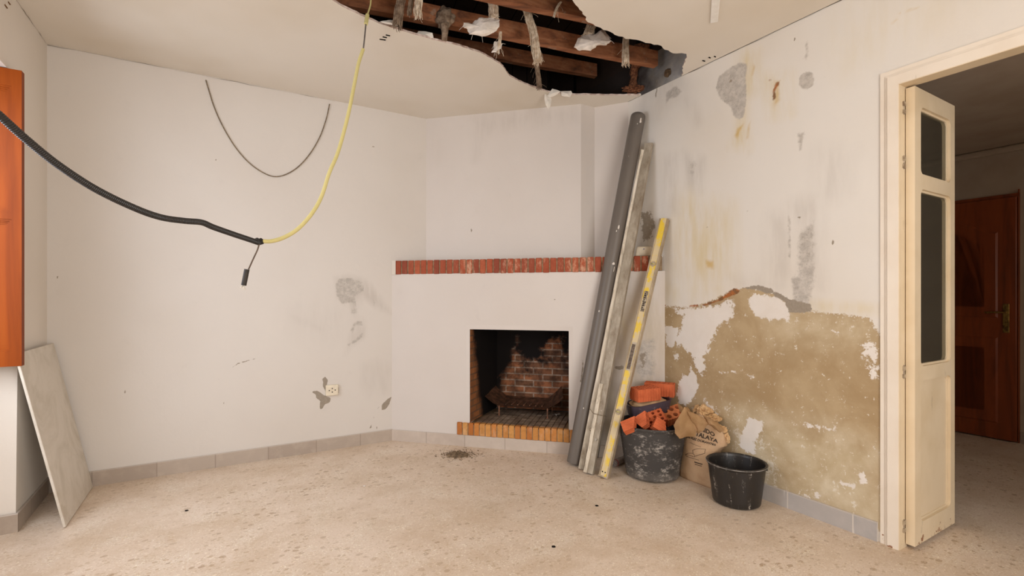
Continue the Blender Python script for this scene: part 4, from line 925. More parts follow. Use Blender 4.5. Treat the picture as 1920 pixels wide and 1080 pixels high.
q = q0+ax*L*.445; bm = bmesh.new(); obox(bm, q, xv, yv, ax, -.017, .017, .008, .0135, -.10, .10); hs_ = finish('centre_window', bm, simple('window_rim', C(190, 176, 156), None, 30, .6), lev)
bm = bmesh.new(); obox(bm, q, xv, yv, ax, -.013, .011, .012, .0145, -.09, .085); finish('vial_slot', bm, simple('grimy_slot', C(84, 70, 58), C(120, 104, 88), 60, .5), hs_)
q = q0+ax*L*.66; bm = bmesh.new(); obox(bm, q, xv, yv, ax, -.015, .015, .008, .0120, -.075, .075); hs_ = finish('maker_label', bm, M['label'], lev)
bm = bmesh.new(); rr = random.Random(8)
for k in range(9):
    z_ = -.065+k*.0145; obox(bm, q, xv, yv, ax, -.009+rr.uniform(-.002, .002), .007+rr.uniform(-.003, .003), .0115, .0127, z_, z_+rr.uniform(.003, .007))
    obox(bm, q, xv, yv, ax, -.006, -.003, .0115, .0127, z_, z_+.012)
finish('label_print', bm, M['dark'], hs_)
bm = bmesh.new(); obox(bm, q0, xv, yv, ax, -.034, .034, -.016, .016, -.004, .004); finish('end_cap', bm, M['level_side'], lev)
bm = bmesh.new()
for x_ in (-.012, .008): tube(bm, [q0+ax*.030+xv*x_+yv*.010, q0+ax*.030+xv*x_+yv*.0118], .0045, 10)
finish('end_hole', bm, M['dark'], lev)
# box on mantel
q = hd(1207, 485, D0+.13); q = Vector((q.x, q.y, mz1+.002)); mb = thing('junction_box', q, 'small rounded cream box lying on the red brick mantel by the right wall', 'box')
bm = bmesh.new(); obox(bm, q, ed, nd, Z, -.065, .07, -.045, .035, 0, .075)
for v in bm.verts:
    if v.co.z > mz1+.05: v.co += ed*(.012 if (v.co-q).dot(ed) < 0 else -.010)
bevel(bm, .014, 4); finish('box_body', bm, M['cream_plastic'], mb, smooth=True, autosmooth=60)
bm = bmesh.new(); c_ = q+nd*.0352+Z*.055+ed*-.0; tube(bm, [c_-nd*.002, c_+nd*.0006], .004, 10); finish('blue_dot', bm, simple('blue_ink', C(40, 36, 130), None, 20, .5), mb)
# ------------------------------------------------------------------ tub with rubble
n = NT('scuffed_black_rubber', .6, .35); w = n.noise(13, 8, .78, n.map((1, 1, 1.3))); w3 = n.noise(70, 6, .75, n.map((.6, .6, 1.6)))
k = n.step(n.math('ADD', w, n.math('MULTIPLY', n.math('SUBTRACT', w3, .5), .7)), .53, .70)
lw2 = n.step(n.sep(n.n.new('ShaderNodeNewGeometry').outputs['Position'])[2], .10, .0, 0, .35)
c = n.mix(n.math('MULTIPLY', k, .8), C(64, 60, 57), C(178, 170, 160)); c = n.mix(n.math('MULTIPLY', lw2, n.step(w, .3, .7)), c, C(190, 178, 164)); n.color(c); M['tub'] = n.m
TC = R(*inv(Vector((.938, 3.30, 0)))); TC = Vector((.943, 3.283, 0))
tub = thing('rubble_tub', TC, 'large scuffed black rubber tub full of broken bricks beside the sack', 'tub')
def tubdef(p, a, r, z):
    z *= 1.06; p.z = z; f = z/.355
    if f > .6:   # handle ears rise on two sides
        for a0, hh in ((math.radians(-30), .042),):
            d = math.atan2(math.sin(a-a0), math.cos(a-a0)); k = math.exp(-(d/.33)**2)*(f-.6)/.4; p.z += hh*k; p.x += math.cos(a0)*.008*k; p.y += math.sin(a0)*.004*k
    p.z += 0.004*math.sin(a*3+1)*max(0, f-.5)
    return p
prof = [(0.001, .004), (.15, .004), (.172, .012)]
for i in range(1, 33):
    f = i/33; r = .175+(.222-.175)*f**1.0; prof.append((r+(.0026 if i % 2 else 0), .012+(.320-.012)*f))
prof += [(.228, .323), (.231, .329), (.229, .336), (.220, .336), (.215, .328), (.205, .25), (.185, .15), (.170, .02), (.001, .018)]
bm = bmesh.new(); lathe(bm, TC, [(r_*.975, z_) for r_, z_ in prof], 64, deform=tubdef); finish('tub_body', bm, M['tub'], tub, smooth=True, autosmooth=50)
M['rubblefill'] = simple('brick_rubble', C(176, 92, 56), C(110, 70, 52), 30, .9, .1, .8)
bm = bmesh.new(); g = bmesh.ops.create_grid(bm, x_segments=24, y_segments=24, size=.205)
for v in list(bm.verts):
    if v.co.xy.length > .203: bm.verts.remove(v)
for v in bm.verts: v.co = TC+Vector((v.co.x, v.co.y, .262+.03*mnoise.noise(v.co*14)))
rf = finish('rubble_fill', bm, M['rubblefill'], tub, smooth=False); 
# hollow bricks
n = NT('orange_hollow_clay', .85, .2); n.color(n.mix(n.step(n.noise(18, 5, .6), .35, .7), C(206, 108, 68), C(186, 94, 58))); n.bump(n.noise(50, 4), .3, .003); M['clay'] = n.m
M['clay2'] = simple('pale_clay', C(196, 122, 78), C(176, 100, 62), 22, .85, .2, .3)
def ribbed(w, d, ribs=.0095, dep=.0030):
    pts = []
    def side(x0, y0, x1, y1, nx, ny):
        L = math.hypot(x1-x0, y1-y0); k = max(2, int(L/ribs)); 
        for i in range(k):
            f = i/k; o = dep if i % 2 else 0; pts.append((x0+(x1-x0)*f-nx*o, y0+(y1-y0)*f-ny*o))
            f2 = (i+.92)/k; pts.append((x0+(x1-x0)*f2-nx*o, y0+(y1-y0)*f2-ny*o))
    side(-w/2, -d/2, w/2, -d/2, 0, -1); side(w/2, -d/2, w/2, d/2, 1, 0); side(w/2, d/2, -w/2, d/2, 0, 1); side(-w/2, d/2, -w/2, -d/2, -1, 0); return pts
def hollow(w, d, h, nx, ny, rnd_=False, cut=None):
    bm = bmesh.new(); hs = []
    cw_, cd_ = (w-.010)/nx, (d-.010)/ny
    for i in range(nx):
        for j in range(ny):
            cx = -w/2+.005+cw_*(i+.5); cy = -d/2+.005+cd_*(j+.5)
            if rnd_: hs.append([(cx+math.cos(a)*min(cw_, cd_)*.36, cy+math.sin(a)*min(cw_, cd_)*.36) for a in np.linspace(0, 2*math.pi, 13)[:-1]])
            else: hs.append([(cx-cw_/2+.003, cy-cd_/2+.003), (cx+cw_/2-.003, cy-cd_/2+.003), (cx+cw_/2-.003, cy+cd_/2-.003), (cx-cw_/2+.003, cy+cd_/2-.003)])
    plate(bm, Vector(), Vector((1, 0, 0)), Vector((0, 1, 0)), ribbed(w, d), hs, Vector((0, 0, h)))
    if cut:
        for co, no in cut:
            bmesh.ops.bisect_plane(bm, geom=bm.verts[:]+bm.edges[:]+bm.faces[:], plane_co=co, plane_no=no, clear_outer=True)
    bmesh.ops.recalc_face_normals(bm, faces=bm.faces)
    return bm
def place(name, bm, loc, rot, mat, label, group):
    me = bpy.data.meshes.new(name); bm.to_mesh(me); bm.free(); me.materials.append(mat); o = bpy.data.objects.new(name, me); COL.objects.link(o)
    o.location = loc; o.rotation_euler = rot; tag(o, label, 'brick', group); return o
R_ = math.radians
GR = 'hollow clay bricks stacked on the basin'; GT = 'broken clay bricks in the rubber tub'
zb_ = .487
def frame(zd, nd_):
    z = Vector(zd).normalized(); y = -Vector(nd_); y = (y-z*y.dot(z)).normalized(); x = y.cross(z); return Matrix((x, y, z)).transposed().to_euler()
place('hollow_brick', hollow(.170, .120, .084, 6, 4), Vector((.915, 3.352, zb_+.006)), (R_(1), R_(-3), R_(14)), M['clay'], 'orange hollow brick with open cells upward, front one on the dark basin', GR)
place('hollow_brick', hollow(.20, .09, .090, 6, 3), Vector((1.048, 3.462, zb_+.012)), (0, 0, R_(-24)), M['clay'], 'ribbed orange brick behind the front one, touching the right wall', GR)
def piece(px, py, Zd, zd, nd_, bm, mat, label):
    h2 = max(v.co.z for v in bm.verts)/2; cy = 0
    for v in bm.verts: v.co.z -= h2
    place('broken_brick', bm, atZ(px, py, Zd), frame(zd, nd_), mat, label, GT)
cut1 = [(Vector((0, 0, .085)), Vector((.45, 0, 1)).normalized()), (Vector((0, 0, .012)), Vector((.4, 0, -1)).normalized())]
piece(1206, 790, 3.17, (.62, -.22, .50), (-.30, -.70, .62), hollow(.085, .055, .10, 3, 2, cut=cut1), M['clay'], 'ribbed brick fragment tilted upright in the middle of the tub')
piece(1182, 798, 3.15, (.75, -.2, .38), (-.35, -.62, .66), hollow(.075, .05, .13, 3, 2, cut=cut1[:1]), M['clay'], 'ribbed brick fragment at the left rim of the tub')
piece(1228, 786, 3.26, (-.25, -.62, .70), (.2, -.7, -.6), hollow(.13, .10, .06, 3, 3, True), M['clay'], 'brick fragment with round holes in the middle of the tub')
piece(1262, 778, 3.30, (-.10, -.50, .80), (.3, -.8, -.5), hollow(.15, .11, .06, 3, 2, True), M['clay2'], 'round-holed brick fragment at the right back of the tub')
piece(1238, 800, 3.14, (.70, -.1, -.42), (-.2, -.72, .60), hollow(.075, .05, .10, 3, 2, cut=[(Vector((0, 0, .08)), Vector((-.5, 0, 1)).normalized())]), M['clay'], 'pale edged brick fragment by the raised rim of the tub')
# basin
M['basin'] = None
n = NT('dark_violet_rubber', .5, .4); w = n.noise(16, 6, .7); n.color(n.mix(n.step(w, .60, .70, 0, .55), C(78, 68, 78), C(150, 138, 140))); M['basin'] = n.m
BC = Vector((.945, 3.385, .352))
bas = thing('rubber_basin', BC, 'dark violet rubber basin of plaster resting on the tub', 'basin')
bm = bmesh.new(); rings = []
for (k_, z_) in ((.01, 0), (.78, .0), (.86, .008), (.93, .06), (1.0, .118), (1.03, .124), (.97, .124), (.92, .10), (.80, .02), (.01, .018)):
    ring = []
    for i in range(40):
        a = 2*math.pi*i/40; c_, s_ = math.cos(a), math.sin(a); x = math.copysign(abs(c_)**.45, c_)*.142*k_; y = math.copysign(abs(s_)**.45, s_)*.100*k_
        zz = z_+(.028*(x/.15) if z_ > .05 else 0)+.004*math.sin(a*4)*(z_ > .05); ring.append(bm.verts.new(BC+Vector((x, y, zz))))
    rings.append(ring)
for a, b_ in zip(rings, rings[1:]):
    for i in range(40): bm.faces.new((a[i], a[(i+1) % 40], b_[(i+1) % 40], b_[i]))
finish('basin_body', bm, M['basin'], bas, smooth=True, autosmooth=50)
bm = bmesh.new(); bmesh.ops.create_uvsphere(bm, u_segments=40, v_segments=20, radius=1)
for v in bm.verts: v.co = BC+Vector((v.co.x*.128, v.co.y*.088, .112+v.co.z*.036))+Vector((0, 0, .010*v.co.x))+v.co*.012*mnoise.noise(v.co*3.1)
finish('plaster_fill', bm, simple('caked_plaster', C(190, 158, 122), C(170, 136, 102), 14, .9, .1, .6), bas, smooth=True)
# ------------------------------------------------------------------ paper sack
n = NT('brown_kraft_paper', .8, .2); w = n.noise(7, 6, .6); n.color(n.mix(n.step(w, .35, .65), C(198, 166, 132), C(184, 150, 116))); cr_ = n.noise(10, 5, .65, dist=.8); n.bump(cr_, .5, .012); M['kraft'] = n.m
M['kraft2'] = simple('torn_kraft_paper', C(216, 180, 136), C(198, 160, 114), 8, .85, .2, .4, bscale=14)
SO = hz(1320, 903, 0)             # point on the sack's front foot
ss_, ts_ = inv(SO); SW = .30; SH = .43; SD = .15
sfront = S-.135
sack = thing('paper_sack', R(sfront+.08, ts_), 'brown paper cement sack with torn top standing between tub and bucket', 'sack')
def sackf(u, v):                  # u in -1..1 along the wall, v in 0..1 height -> bulge of the front
    return .045*(1-u*u)*math.sin(math.pi*min(1, v*.9+.05))+.004*mnoise.noise(Vector((u*3, v*4, 1)))-.050*v**2.2
TCN = 1.935
def sackP(u, v, off=0.0):
    hw = SW/2*(1-.10*max(0, v-.75)/.25-.04*(1-v)); sd = -1
    g_r = .74+.36*min(1, max(0, (v-.52)/.14)) if u > 0 else 1.0; hw *= g_r
    zz = v*SH-.05*max(0, v-.6)/.4*abs(u+.1)**2.0*1.2
    return R(sfront-sackf(u, v)-off, TCN+u*hw, zz)
bm = bmesh.new(); NU, NV = 36, 36; G = {}
for i in range(NU+1):
    for j in range(NV+1): G[i, j] = bm.verts.new(sackP(-1+2*i/NU, j/NV))
for i in range(NU):
    for j in range(NV): bm.faces.new((G[i, j], G[i+1, j], G[i+1, j+1], G[i, j+1]))
G2 = {}
for i in range(NU+1):
    for j in range(NV+1):
        u = -1+2*i/NU; v = j/NV; p = sackP(u, v); s_, t_ = inv(p); G2[i, j] = bm.verts.new(R(S-.016-.045*v**2-.03*(u*u), t_, p.z))
for i in range(NU):
    for j in range(NV): bm.faces.new((G2[i, j], G2[i, j+1], G2[i+1, j+1], G2[i+1, j]))
for i in range(NU):
    bm.faces.new((G[i, NV], G[i+1, NV], G2[i+1, NV], G2[i, NV])); bm.faces.new((G[i, 0], G2[i, 0], G2[i+1, 0], G[i+1, 0]))
for j in range(NV):
    bm.faces.new((G[0, j], G[0, j+1], G2[0, j+1], G2[0, j])); bm.faces.new((G[NU, j], G2[NU, j], G2[NU, j+1], G[NU, j+1]))
finish('sack_body', bm, M['kraft'], sack, smooth=True)
M['ink'] = simple('black_print', C(58, 48, 40), C(80, 66, 54), 60, .8)
def sack_text(txt, u, v, size, rot=0.0):
    cu = bpy.data.curves.new('t', 'FONT'); cu.body = txt; cu.size = size; cu.extrude = 0; cu.offset = .0012 if size > .03 else .0006; cu.resolution_u = 3
    o = bpy.data.objects.new('t', cu); COL.objects.link(o); bpy.context.view_layer.update()
    me = bpy.data.meshes.new_from_object(o.evaluated_get(bpy.context.evaluated_depsgraph_get())); bpy.data.objects.remove(o)
    bm = bmesh.new(); bm.from_mesh(me); bmesh.ops.triangulate(bm, faces=bm.faces)
    bmesh.ops.subdivide_edges(bm, edges=[e for e in bm.edges if e.calc_length() > .02], cuts=1)
    for x in bm.verts:
        X, Y = x.co.x, x.co.y; X, Y = X*math.cos(rot)-Y*math.sin(rot), X*math.sin(rot)+Y*math.cos(rot)
        x.co = sackP(min(.97, u+X/(SW/2)), v+Y/SH, .0022)
    finish.norecalc = True; r = finish('printed_text', bm, M['ink'], sack); finish.norecalc = False; return r
# letters run left to right as seen from the room: increasing t is to the right in the photo
sack_text('AIDO', .10, .800, .036); sack_text('ATALAYA', -.22, .715, .036); sack_text('JOSE RUIZ DORANTES', -.58, .650, .0205)
def sack_line(pts, w=.0016):
    bm = bmesh.new(); P3 = []
    for (a, b_) in zip(pts, pts[1:]):
        for k in range(8): P3.append(sackP(a[0]+(b_[0]-a[0])*k/8, a[1]+(b_[1]-a[1])*k/8, .0015))
    P3.append(sackP(*pts[-1], .0015)); tube(bm, P3, w, 4); return finish('printed_drawing', bm, M['ink'], sack)
sack_line([(-.30, .595), (.30, .58)], .0008)
sack_line([(-.55, .39), (-.35, .43), (-.10, .455), (.05, .43), (.02, .41), (-.30, .41), (-.55, .39)], .0011)
sack_line([(-.55, .375), (.30, .385)], .0011); sack_line([(-.08, .455), (-.10, .50), (.05, .53), (.25, .55), (.55, .56), (.60, .50), (.30, .46), (.10, .43)], .0011)
sack_line([(.00, .335), (.50, .335)], .0030); sack_line([(.02, .305), (.46, .305)], .0018)
# torn flaps
def flap(cu, cv, w, h, rot, lift, curl, seed, outw=.02):
    rr = random.Random(seed); bm = bmesh.new(); N1, N2 = 12, 12; g_ = {}
    c = sackP(cu, min(cv, 1.0)); c.z = cv*SH
    for i in range(N1+1):
        for j in range(N2+1):
            a = -1+2*i/N1; b_ = j/N2; ww = w/2*(.45+.75*b_-.25*b_*b_)*(1+.12*math.sin(seed+b_*7)); x = a*ww; y = -h*b_*(1+.14*math.sin(a*4+seed)); z_ = lift*b_+curl*(b_**2)+.012*math.cos(a*2.5+seed)*b_+.008*mnoise.noise(Vector((a*2, b_*3, seed)))
            xr = x*math.cos(rot)-y*math.sin(rot); yr = x*math.sin(rot)+y*math.cos(rot)
            g_[i, j] = bm.verts.new(c+EW*xr+Z*yr-EL*(outw+z_))
    for i in range(N1):
        for j in range(N2): bm.faces.new((g_[i, j], g_[i+1, j], g_[i+1, j+1], g_[i, j+1]))
    bmesh.ops.solidify(bm, geom=bm.faces[:], thickness=.0012)
    return finish('torn_flap', bm, M['kraft2'], sack, smooth=True, autosmooth=40)
def paper(pts, Zc, zs, seed):
    """a torn sheet: outline round a fold line, bulging towards the room"""
    bm = bmesh.new(); cx = sum(p[0] for p in pts)/len(pts); cy = sum(p[1] for p in pts)/len(pts); rings = []; dense = []
    for a, b_ in zip(pts, pts[1:]+pts[:1]):
        for k in range(5): dense.append((a[0]+(b_[0]-a[0])*k/5, a[1]+(b_[1]-a[1])*k/5))
    for k_ in (.03, .3, .55, .8, 1.0):
        ring = []
        for q_, (x, y) in enumerate(dense):
            X = cx+(x-cx)*k_; Y = cy+(y-cy)*k_; p = atZ(X, Y, Zc+zs*(Y-cy)/40.0-.030*(1-k_**2)+.010*math.sin((X-cx)*.22+seed)); j_ = .004*k_
            p += Vector((mnoise.noise(p*40), mnoise.noise(p*23)*2, mnoise.noise(p*40+Vector((4, 0, 0)))))*j_; ring.append(bm.verts.new(p))
        rings.append(ring)
    m = len(dense); bm.faces.new(rings[0])
    for a, b_ in zip(rings, rings[1:]):
        for i in range(m): bm.faces.new((a[i], a[(i+1) % m], b_[(i+1) % m], b_[i]))
    bmesh.ops.solidify(bm, geom=bm.faces[:], thickness=.0012)
    return finish('torn_flap', bm, M['kraft2'], sack, smooth=True, autosmooth=50)
paper([(1284, 762), (1272, 782), (1263, 797), (1266, 812), (1273, 823), (1290, 819), (1304, 818), (1307, 806), (1298, 790), (1291, 772)], 2.985, .02, 1)
paper([(1290, 770), (1292, 780), (1300, 794), (1308, 813), (1318, 808), (1328, 795), (1322, 786), (1308, 777)], 2.975, .02, 2)
paper([(1268, 752), (1274, 770), (1284, 782), (1294, 772), (1290, 762), (1280, 764)], 3.04, .0, 4)
paper([(1318, 778), (1330, 784), (1346, 792), (1358, 806), (1350, 812), (1338, 802), (1326, 796)], 2.985, .0, 6)
def crumple(c, r, seed, sc_=(1, 1, 1)):
    bm = bmesh.new(); bmesh.ops.create_icosphere(bm, subdivisions=4, radius=1)
    for v in bm.verts:
        k = 1+.50*mnoise.noise(v.co*1.5+Vector((seed, 0, 0)))-.55*abs(mnoise.noise(v.co*2.6+Vector((0, seed, 0)))); v.co = c+Vector((v.co.x*sc_[0], v.co.y*sc_[1], v.co.z*sc_[2]))*r*k
    return finish('crumpled_paper', bm, M['kraft2'], sack, smooth=False)
crumple(sackP(-.25, 1.0)+EL*.06+Z*.02, .045, 1, (1.2, 1.2, .8)); crumple(sackP(-.75, 1.0)+EL*.08+Z*.03, .035, 4, (1, 1, .9)); crumple(sackP(.30, .99)+EL*.05+Z*.004, .038, 7, (1.2, 1.4, .6)); crumple(sackP(.75, .93)+EL*.04, .034, 9, (1, 1, .9)); crumple(sackP(.92, .80)+EL*.05, .030, 11, (.8, .8, 1.2))
# ------------------------------------------------------------------ black bucket
n = NT('black_plastic_bucket', .38, .45); w = n.noise(30, 6, .7, n.map((1, 1, .12))); sp = n.noise(110, 3, .6)
k = n.math('MULTIPLY', n.step(w, .56, .68), n.step(sp, .46, .58)); n.color(n.mix(n.math('MULTIPLY', k, .75), C(38, 34, 31), C(190, 180, 168))); M['bucket'] = n.m
BK = Vector((1.302, 2.868, 0)); ds_, dt_ = inv(BK); BK = R(min(ds_, S-.172), dt_+.018)
buk = thing('bucket', BK, 'empty black plastic bucket with pale rim in front of the stained wall', 'bucket')
prof = [(.001, .004), (.12, .004), (.128, .010)]+[(.130+(.156-.130)*i/8, .014+(.222-.014)*i/8) for i in range(9)]+[(.160, .223), (.164, .226), (.166, .232), (.164, .238), (.158, .240), (.153, .236), (.150, .22), (.140, .12), (.125, .02), (.001, .018)]
bm = bmesh.new(); lathe(bm, BK, prof, 64); finish('bucket_body', bm, M['bucket'], buk, smooth=True, autosmooth=60)
bm = bmesh.new(); cpts = [BK+Vector((math.cos(a)*.1655, math.sin(a)*.1655, .2345)) for a in np.linspace(0, 2*math.pi, 65)[:-1]]; cpts.append(cpts[0]); tube(bm, cpts, .0022, 6, caps=False); finish('bucket_rim', bm, simple('dusty_rim', C(150, 144, 138), C(90, 86, 82), 14, .5), buk, smooth=True)
for a0 in (-.15,):
    bm = bmesh.new(); d_ = Vector((math.cos(a0), math.sin(a0), 0)); tv = Vector((-d_.y, d_.x, 0)); obox(bm, BK, d_, tv, Z, .150, .1705 if a0 > 0 else .166, -.022, .022, .196, .232); bevel(bm, .003, 2); finish('handle_lug', bm, M['bucket'], buk)
# sealant tube on floor behind the level
c0_ = hz(1150, 876, 0)+Z*.024; c1_ = c0_+Vector((.135, .14, 0)); dr = (c1_-c0_).normalized()
crt = thing('sealant_cartridge', c0_-Z*.024, 'silver cartridge with red band lying on the floor behind the spirit level', 'cartridge')
bm = bmesh.new(); tube(bm, [c0_, c0_+dr*.004, c1_], .0235, 24); finish('cartridge_body', bm, simple('foil_wrap', C(176, 162, 154), C(140, 124, 118), 20, .4, .5, .2, .3), crt, smooth=True, autosmooth=40)
bm = bmesh.new(); tube(bm, [c0_+dr*.024, c0_+dr*.030], .0242, 24); finish('red_band', bm, simple('red_paint', C(176, 44, 38), None, 20, .5), crt, smooth=True, autosmooth=40)
bm = bmesh.new(); tube(bm, [c0_-dr*.012, c0_], .018, 20); finish('end_plug', bm, simple('grey_plug', C(90, 82, 78), C(150, 140, 134), 60, .5), crt, smooth=True, autosmooth=40)
# debris heap
hc = hz(858, 853, 0); rr = random.Random(12); bm = bmesh.new()
for k in range(420):
    a = rr.uniform(0, 6.28); d_ = abs(rr.gauss(0, .055)); p = hc+Vector((math.cos(a)*d_*1.4, math.sin(a)*d_*1.2, .002+max(0, .022*(1-d_/.09))*rr.random()))
    q = p+Vector((rr.uniform(-1, 1), rr.uniform(-1, 1), rr.uniform(-.2, .35)))*rr.uniform(.008, .028); q.z = max(q.z, .0015); tube(bm, [p, q], rr.uniform(.0008, .0018), 4)
for k in range(90):
    a = rr.uniform(0, 6.28); d_ = abs(rr.gauss(0, .06)); bmesh.ops.create_icosphere(bm, subdivisions=1, radius=rr.uniform(.002, .007), matrix=Matrix.Translation(hc+Vector((math.cos(a)*d_*1.4, math.sin(a)*d_, .002))))
for k in range(1):
    g_ = bmesh.ops.create_uvsphere(bm, u_segments=20, v_segments=8, radius=1)['verts']
    for v in g_: v.co = hc+Vector((v.co.x*.085, v.co.y*.065, max(-.001, v.co.z*.018)*(1+.4*mnoise.noise(v.co*4))))
tag(finish('debris_heap', bm, simple('dusty_straw', C(140, 118, 92), C(96, 80, 62), 50, .95)), 'small swept heap of straw and grit on the floor near the fireplace', 'debris', kind='stuff')
# floor crumbs
crm = [(350, 958, .007, 'dark', 'dark grit crumb on the left floor, the largest one in front of the back wall'), (1119, 949, .007, 'dark', 'tiny dark crumb on the floor in front of the spirit level'), (1038, 1026, .007, 'dark', 'tiny dark crumb on the floor nearest the bottom of the photo'), (683, 912, .007, 'pale', 'tiny pale plaster crumb on the floor left of the straw heap')]
for i, (x, y, r0, kd_, lab) in enumerate(crm):
    c = hz(x, y, 0); bm = bmesh.new(); bmesh.ops.create_icosphere(bm, subdivisions=2, radius=1)
    for v in bm.verts: k_ = 1+.4*mnoise.noise(v.co*2+Vector((i, 0, 0))); v.co = c+Vector((v.co.x*r0*1.4*k_, v.co.y*r0*k_, max(0, r0*.4+v.co.z*r0*.5*k_)))
    tag(finish('floor_crumb', bm, M['whitepaint'] if kd_ == 'pale' else M['dark']), lab, 'crumb')
# ------------------------------------------------------------------ ceiling void: joists, ropes, plaster chunks
n = NT('old_joist_wood', .75, .25); jr = math.radians(20); mv = n.map((.35, 3, 3), (0, 0, -jr)); g = n.noise(7, 6, .65, mv, dist=.4)
c = n.ramp(g, [(.3, C(86, 56, 40)), (.5, C(140, 88, 58)), (.68, C(164, 112, 78))]); c = n.mix(n.step(n.noise(9, 5, .65), .62, .72, 0, .7), c, C(150, 128, 108)); n.color(c); n.bump(g, .4, .006); M['joist'] = n.m
JD = Vector((math.cos(jr), math.sin(jr), 0)); JN = Vector((-JD.y, JD.x, 0)); ZJ = 2.86
jl = [((1016, 16), .09, 'wooden joist nearest the camera in the ceiling hole'), ((950, 68), .085, 'wooden joist crossing the middle of the ceiling hole'), ((1000, 122), .08, 'dim wooden joist deep at the far end of the ceiling hole'), ((1150, 148), .08, 'shadowed joist furthest back above the fireplace'), ((1000, -130), .085, 'wooden joist above the frame top')]
def clipline(p):
    # extent of the joist inside the wall shell
    lo, hi = -3.0, 3.0; s0, t0 = inv(p); ds, dt = JD.dot(EL), JD.dot(EW)
    for v, d, a, b_ in ((s0, ds, .0, S-.01), (t0, dt, .01, TB)):
        if abs(d) > 1e-6:
            x, y = sorted(((a-v)/d, (b_-v)/d)); lo = max(lo, x); hi = min(hi, y)
    return lo+.01, hi-.01
for (px_, py_), w_, lab in jl[:3]:
    p = hz(px_, py_, 3.04 if py_ > 100 else ZJ); lo, hi = clipline(p); bm = bmesh.new(); obox(bm, p, JD, JN, Z, lo+.03, hi-.05, 0, w_*.60, 0, .105); bmesh.ops.subdivide_edges(bm, edges=[e for e in bm.edges if e.calc_length() > .8], cuts=20)
    for v in bm.verts: v.co += Vector((0, mnoise.noise(v.co*4)*.006, mnoise.noise(v.co*5+Vector((3, 0, 0)))*.004))
    tag(finish('joist', bm, M['joist']), lab, 'joist', 'joists in the ceiling hole')
M['straw'] = simple('plastered_straw', C(222, 206, 184), C(184, 160, 134), 40, .95, .1, .4)
M['straw_dark'] = simple('sooty_straw', C(146, 126, 106), C(104, 84, 68), 40, .95, .1, .4)
M['gyp'] = simple('gypsum_chunk', C(222, 210, 198), C(204, 190, 174), 12, .95, .1, .6, bscale=24)
def rope(pts, r, seed, label, mat=None, nstr=70, fray=.03, core=True, splay=1.0):
    rr = random.Random(seed); bm = bmesh.new(); P0 = crom(pts, 6)
    if core: tube(bm, P0, lambda t: r*.80*(1+.15*math.sin(t*9+seed)), 10)
    for k in range(nstr):
        a = rr.uniform(0, 6.28); tw = rr.uniform(-1.5, 1.5); out = []; e = rr.uniform(.0, 1.0); n0 = rr.choice([0, 0, 0, 2, 4]); n1 = len(P0)-rr.choice([0, 0, 0, 1, 3])
        ro = r*rr.uniform(.8, 1.12)
        for i in range(n0, n1):
            t = i/(len(P0)-1); q = P0[i]; out.append(q+Vector((math.cos(a+tw*t), math.sin(a+tw*t), 0))*ro*(1+.25*splay*t*e)+Vector((mnoise.noise(q*30+Vector((k, 0, 0))), mnoise.noise(q*30+Vector((0, k, 0))), 0))*r*.25)
        if n1 == len(P0): out.append(out[-1]+Vector((rr.uniform(-1, 1)*r*.5, rr.uniform(-1, 1)*r*.5, -rr.uniform(.2, 1)*fray)))
        if len(out) > 2: tube(bm, out, rr.uniform(.0010, .0022), 4)
    for k in range(6):
        q = rr.choice(P0); out = [q]; d_ = Vector((rr.uniform(-1, 1), rr.uniform(-1, 1), rr.uniform(-1.2, .2))).normalized()
        for i in range(5): d_ += Vector((rr.uniform(-.5, .5), rr.uniform(-.5, .5), -.25)); d_.normalize(); out.append(out[-1]+d_*.014)
        tube(bm, out, .0008, 3)
    return tag(finish('straw_rope', bm, mat or M['straw']), label, 'straw rope', 'straw and plaster ropes hanging in the hole')
def rp(l, z0): # list of (px,py) with depth
    return [atZ(x, y, d) for x, y, d in l]
rope(rp([(985, 8, 2.93), (992, 35, 2.93), (1000, 60, 2.93), (1004, 88, 2.93), (1009, 112, 2.93)], 0), .021, 1, 'thickest pale straw rope hanging in the centre of the hole', nstr=90)
rope(rp([(926, -26, 2.80), (925, 0, 2.80), (926, 32, 2.80)], 0), .021, 2, 'pale straw rope above the left plaster chunk', nstr=80, fray=.01)
rope(rp([(752, -30, 2.62), (752, 0, 2.64), (748, 22, 2.66), (745, 46, 2.68)], 0), .020, 3, 'grey straw rope at the left end of the hole', mat=M['straw_dark'])
rope(rp([(788, -30, 2.60), (786, -4, 2.60), (783, 18, 2.60)], 0), .016, 4, 'short frayed straw rope right of the leftmost grey one', fray=.05)
rope(rp([(772, -26, 2.64), (771, 0, 2.65), (768, 22, 2.66)], 0), .010, 14, 'thin plaster drip between the two leftmost straw ropes', mat=M['straw_dark'], nstr=30)
rope(rp([(1112, 30, 3.10), (1110, 45, 3.10), (1104, 64, 3.10)], 0), .026, 5, 'tuft of straw just above the right plaster chunk', fray=.01)
rope(rp([(1174, 66, 3.27), (1173, 90, 3.27), (1173, 118, 3.27)], 0), .018, 6, 'small straw rope nearest the blue wall end of the hole', mat=M['straw'], splay=2)
rope(rp([(938, 60, 2.85), (937, 76, 2.85), (933, 92, 2.85)], 0), .008, 7, 'thin straw strand holding the small plaster flake', nstr=24)
rope(rp([(1006, 118, 3.35), (1008, 135, 3.42), (1011, 162, 3.48)], 0), .013, 8, 'dark thin rope behind the thickest one, reaching the rim', mat=M['straw_dark'], nstr=50)
rope(rp([(1052, 4, 2.82), (1046, 12, 2.82), (1040, 24, 2.82)], 0), .006, 9, 'wispy straw tuft under the nearest joist', nstr=26, core=False)
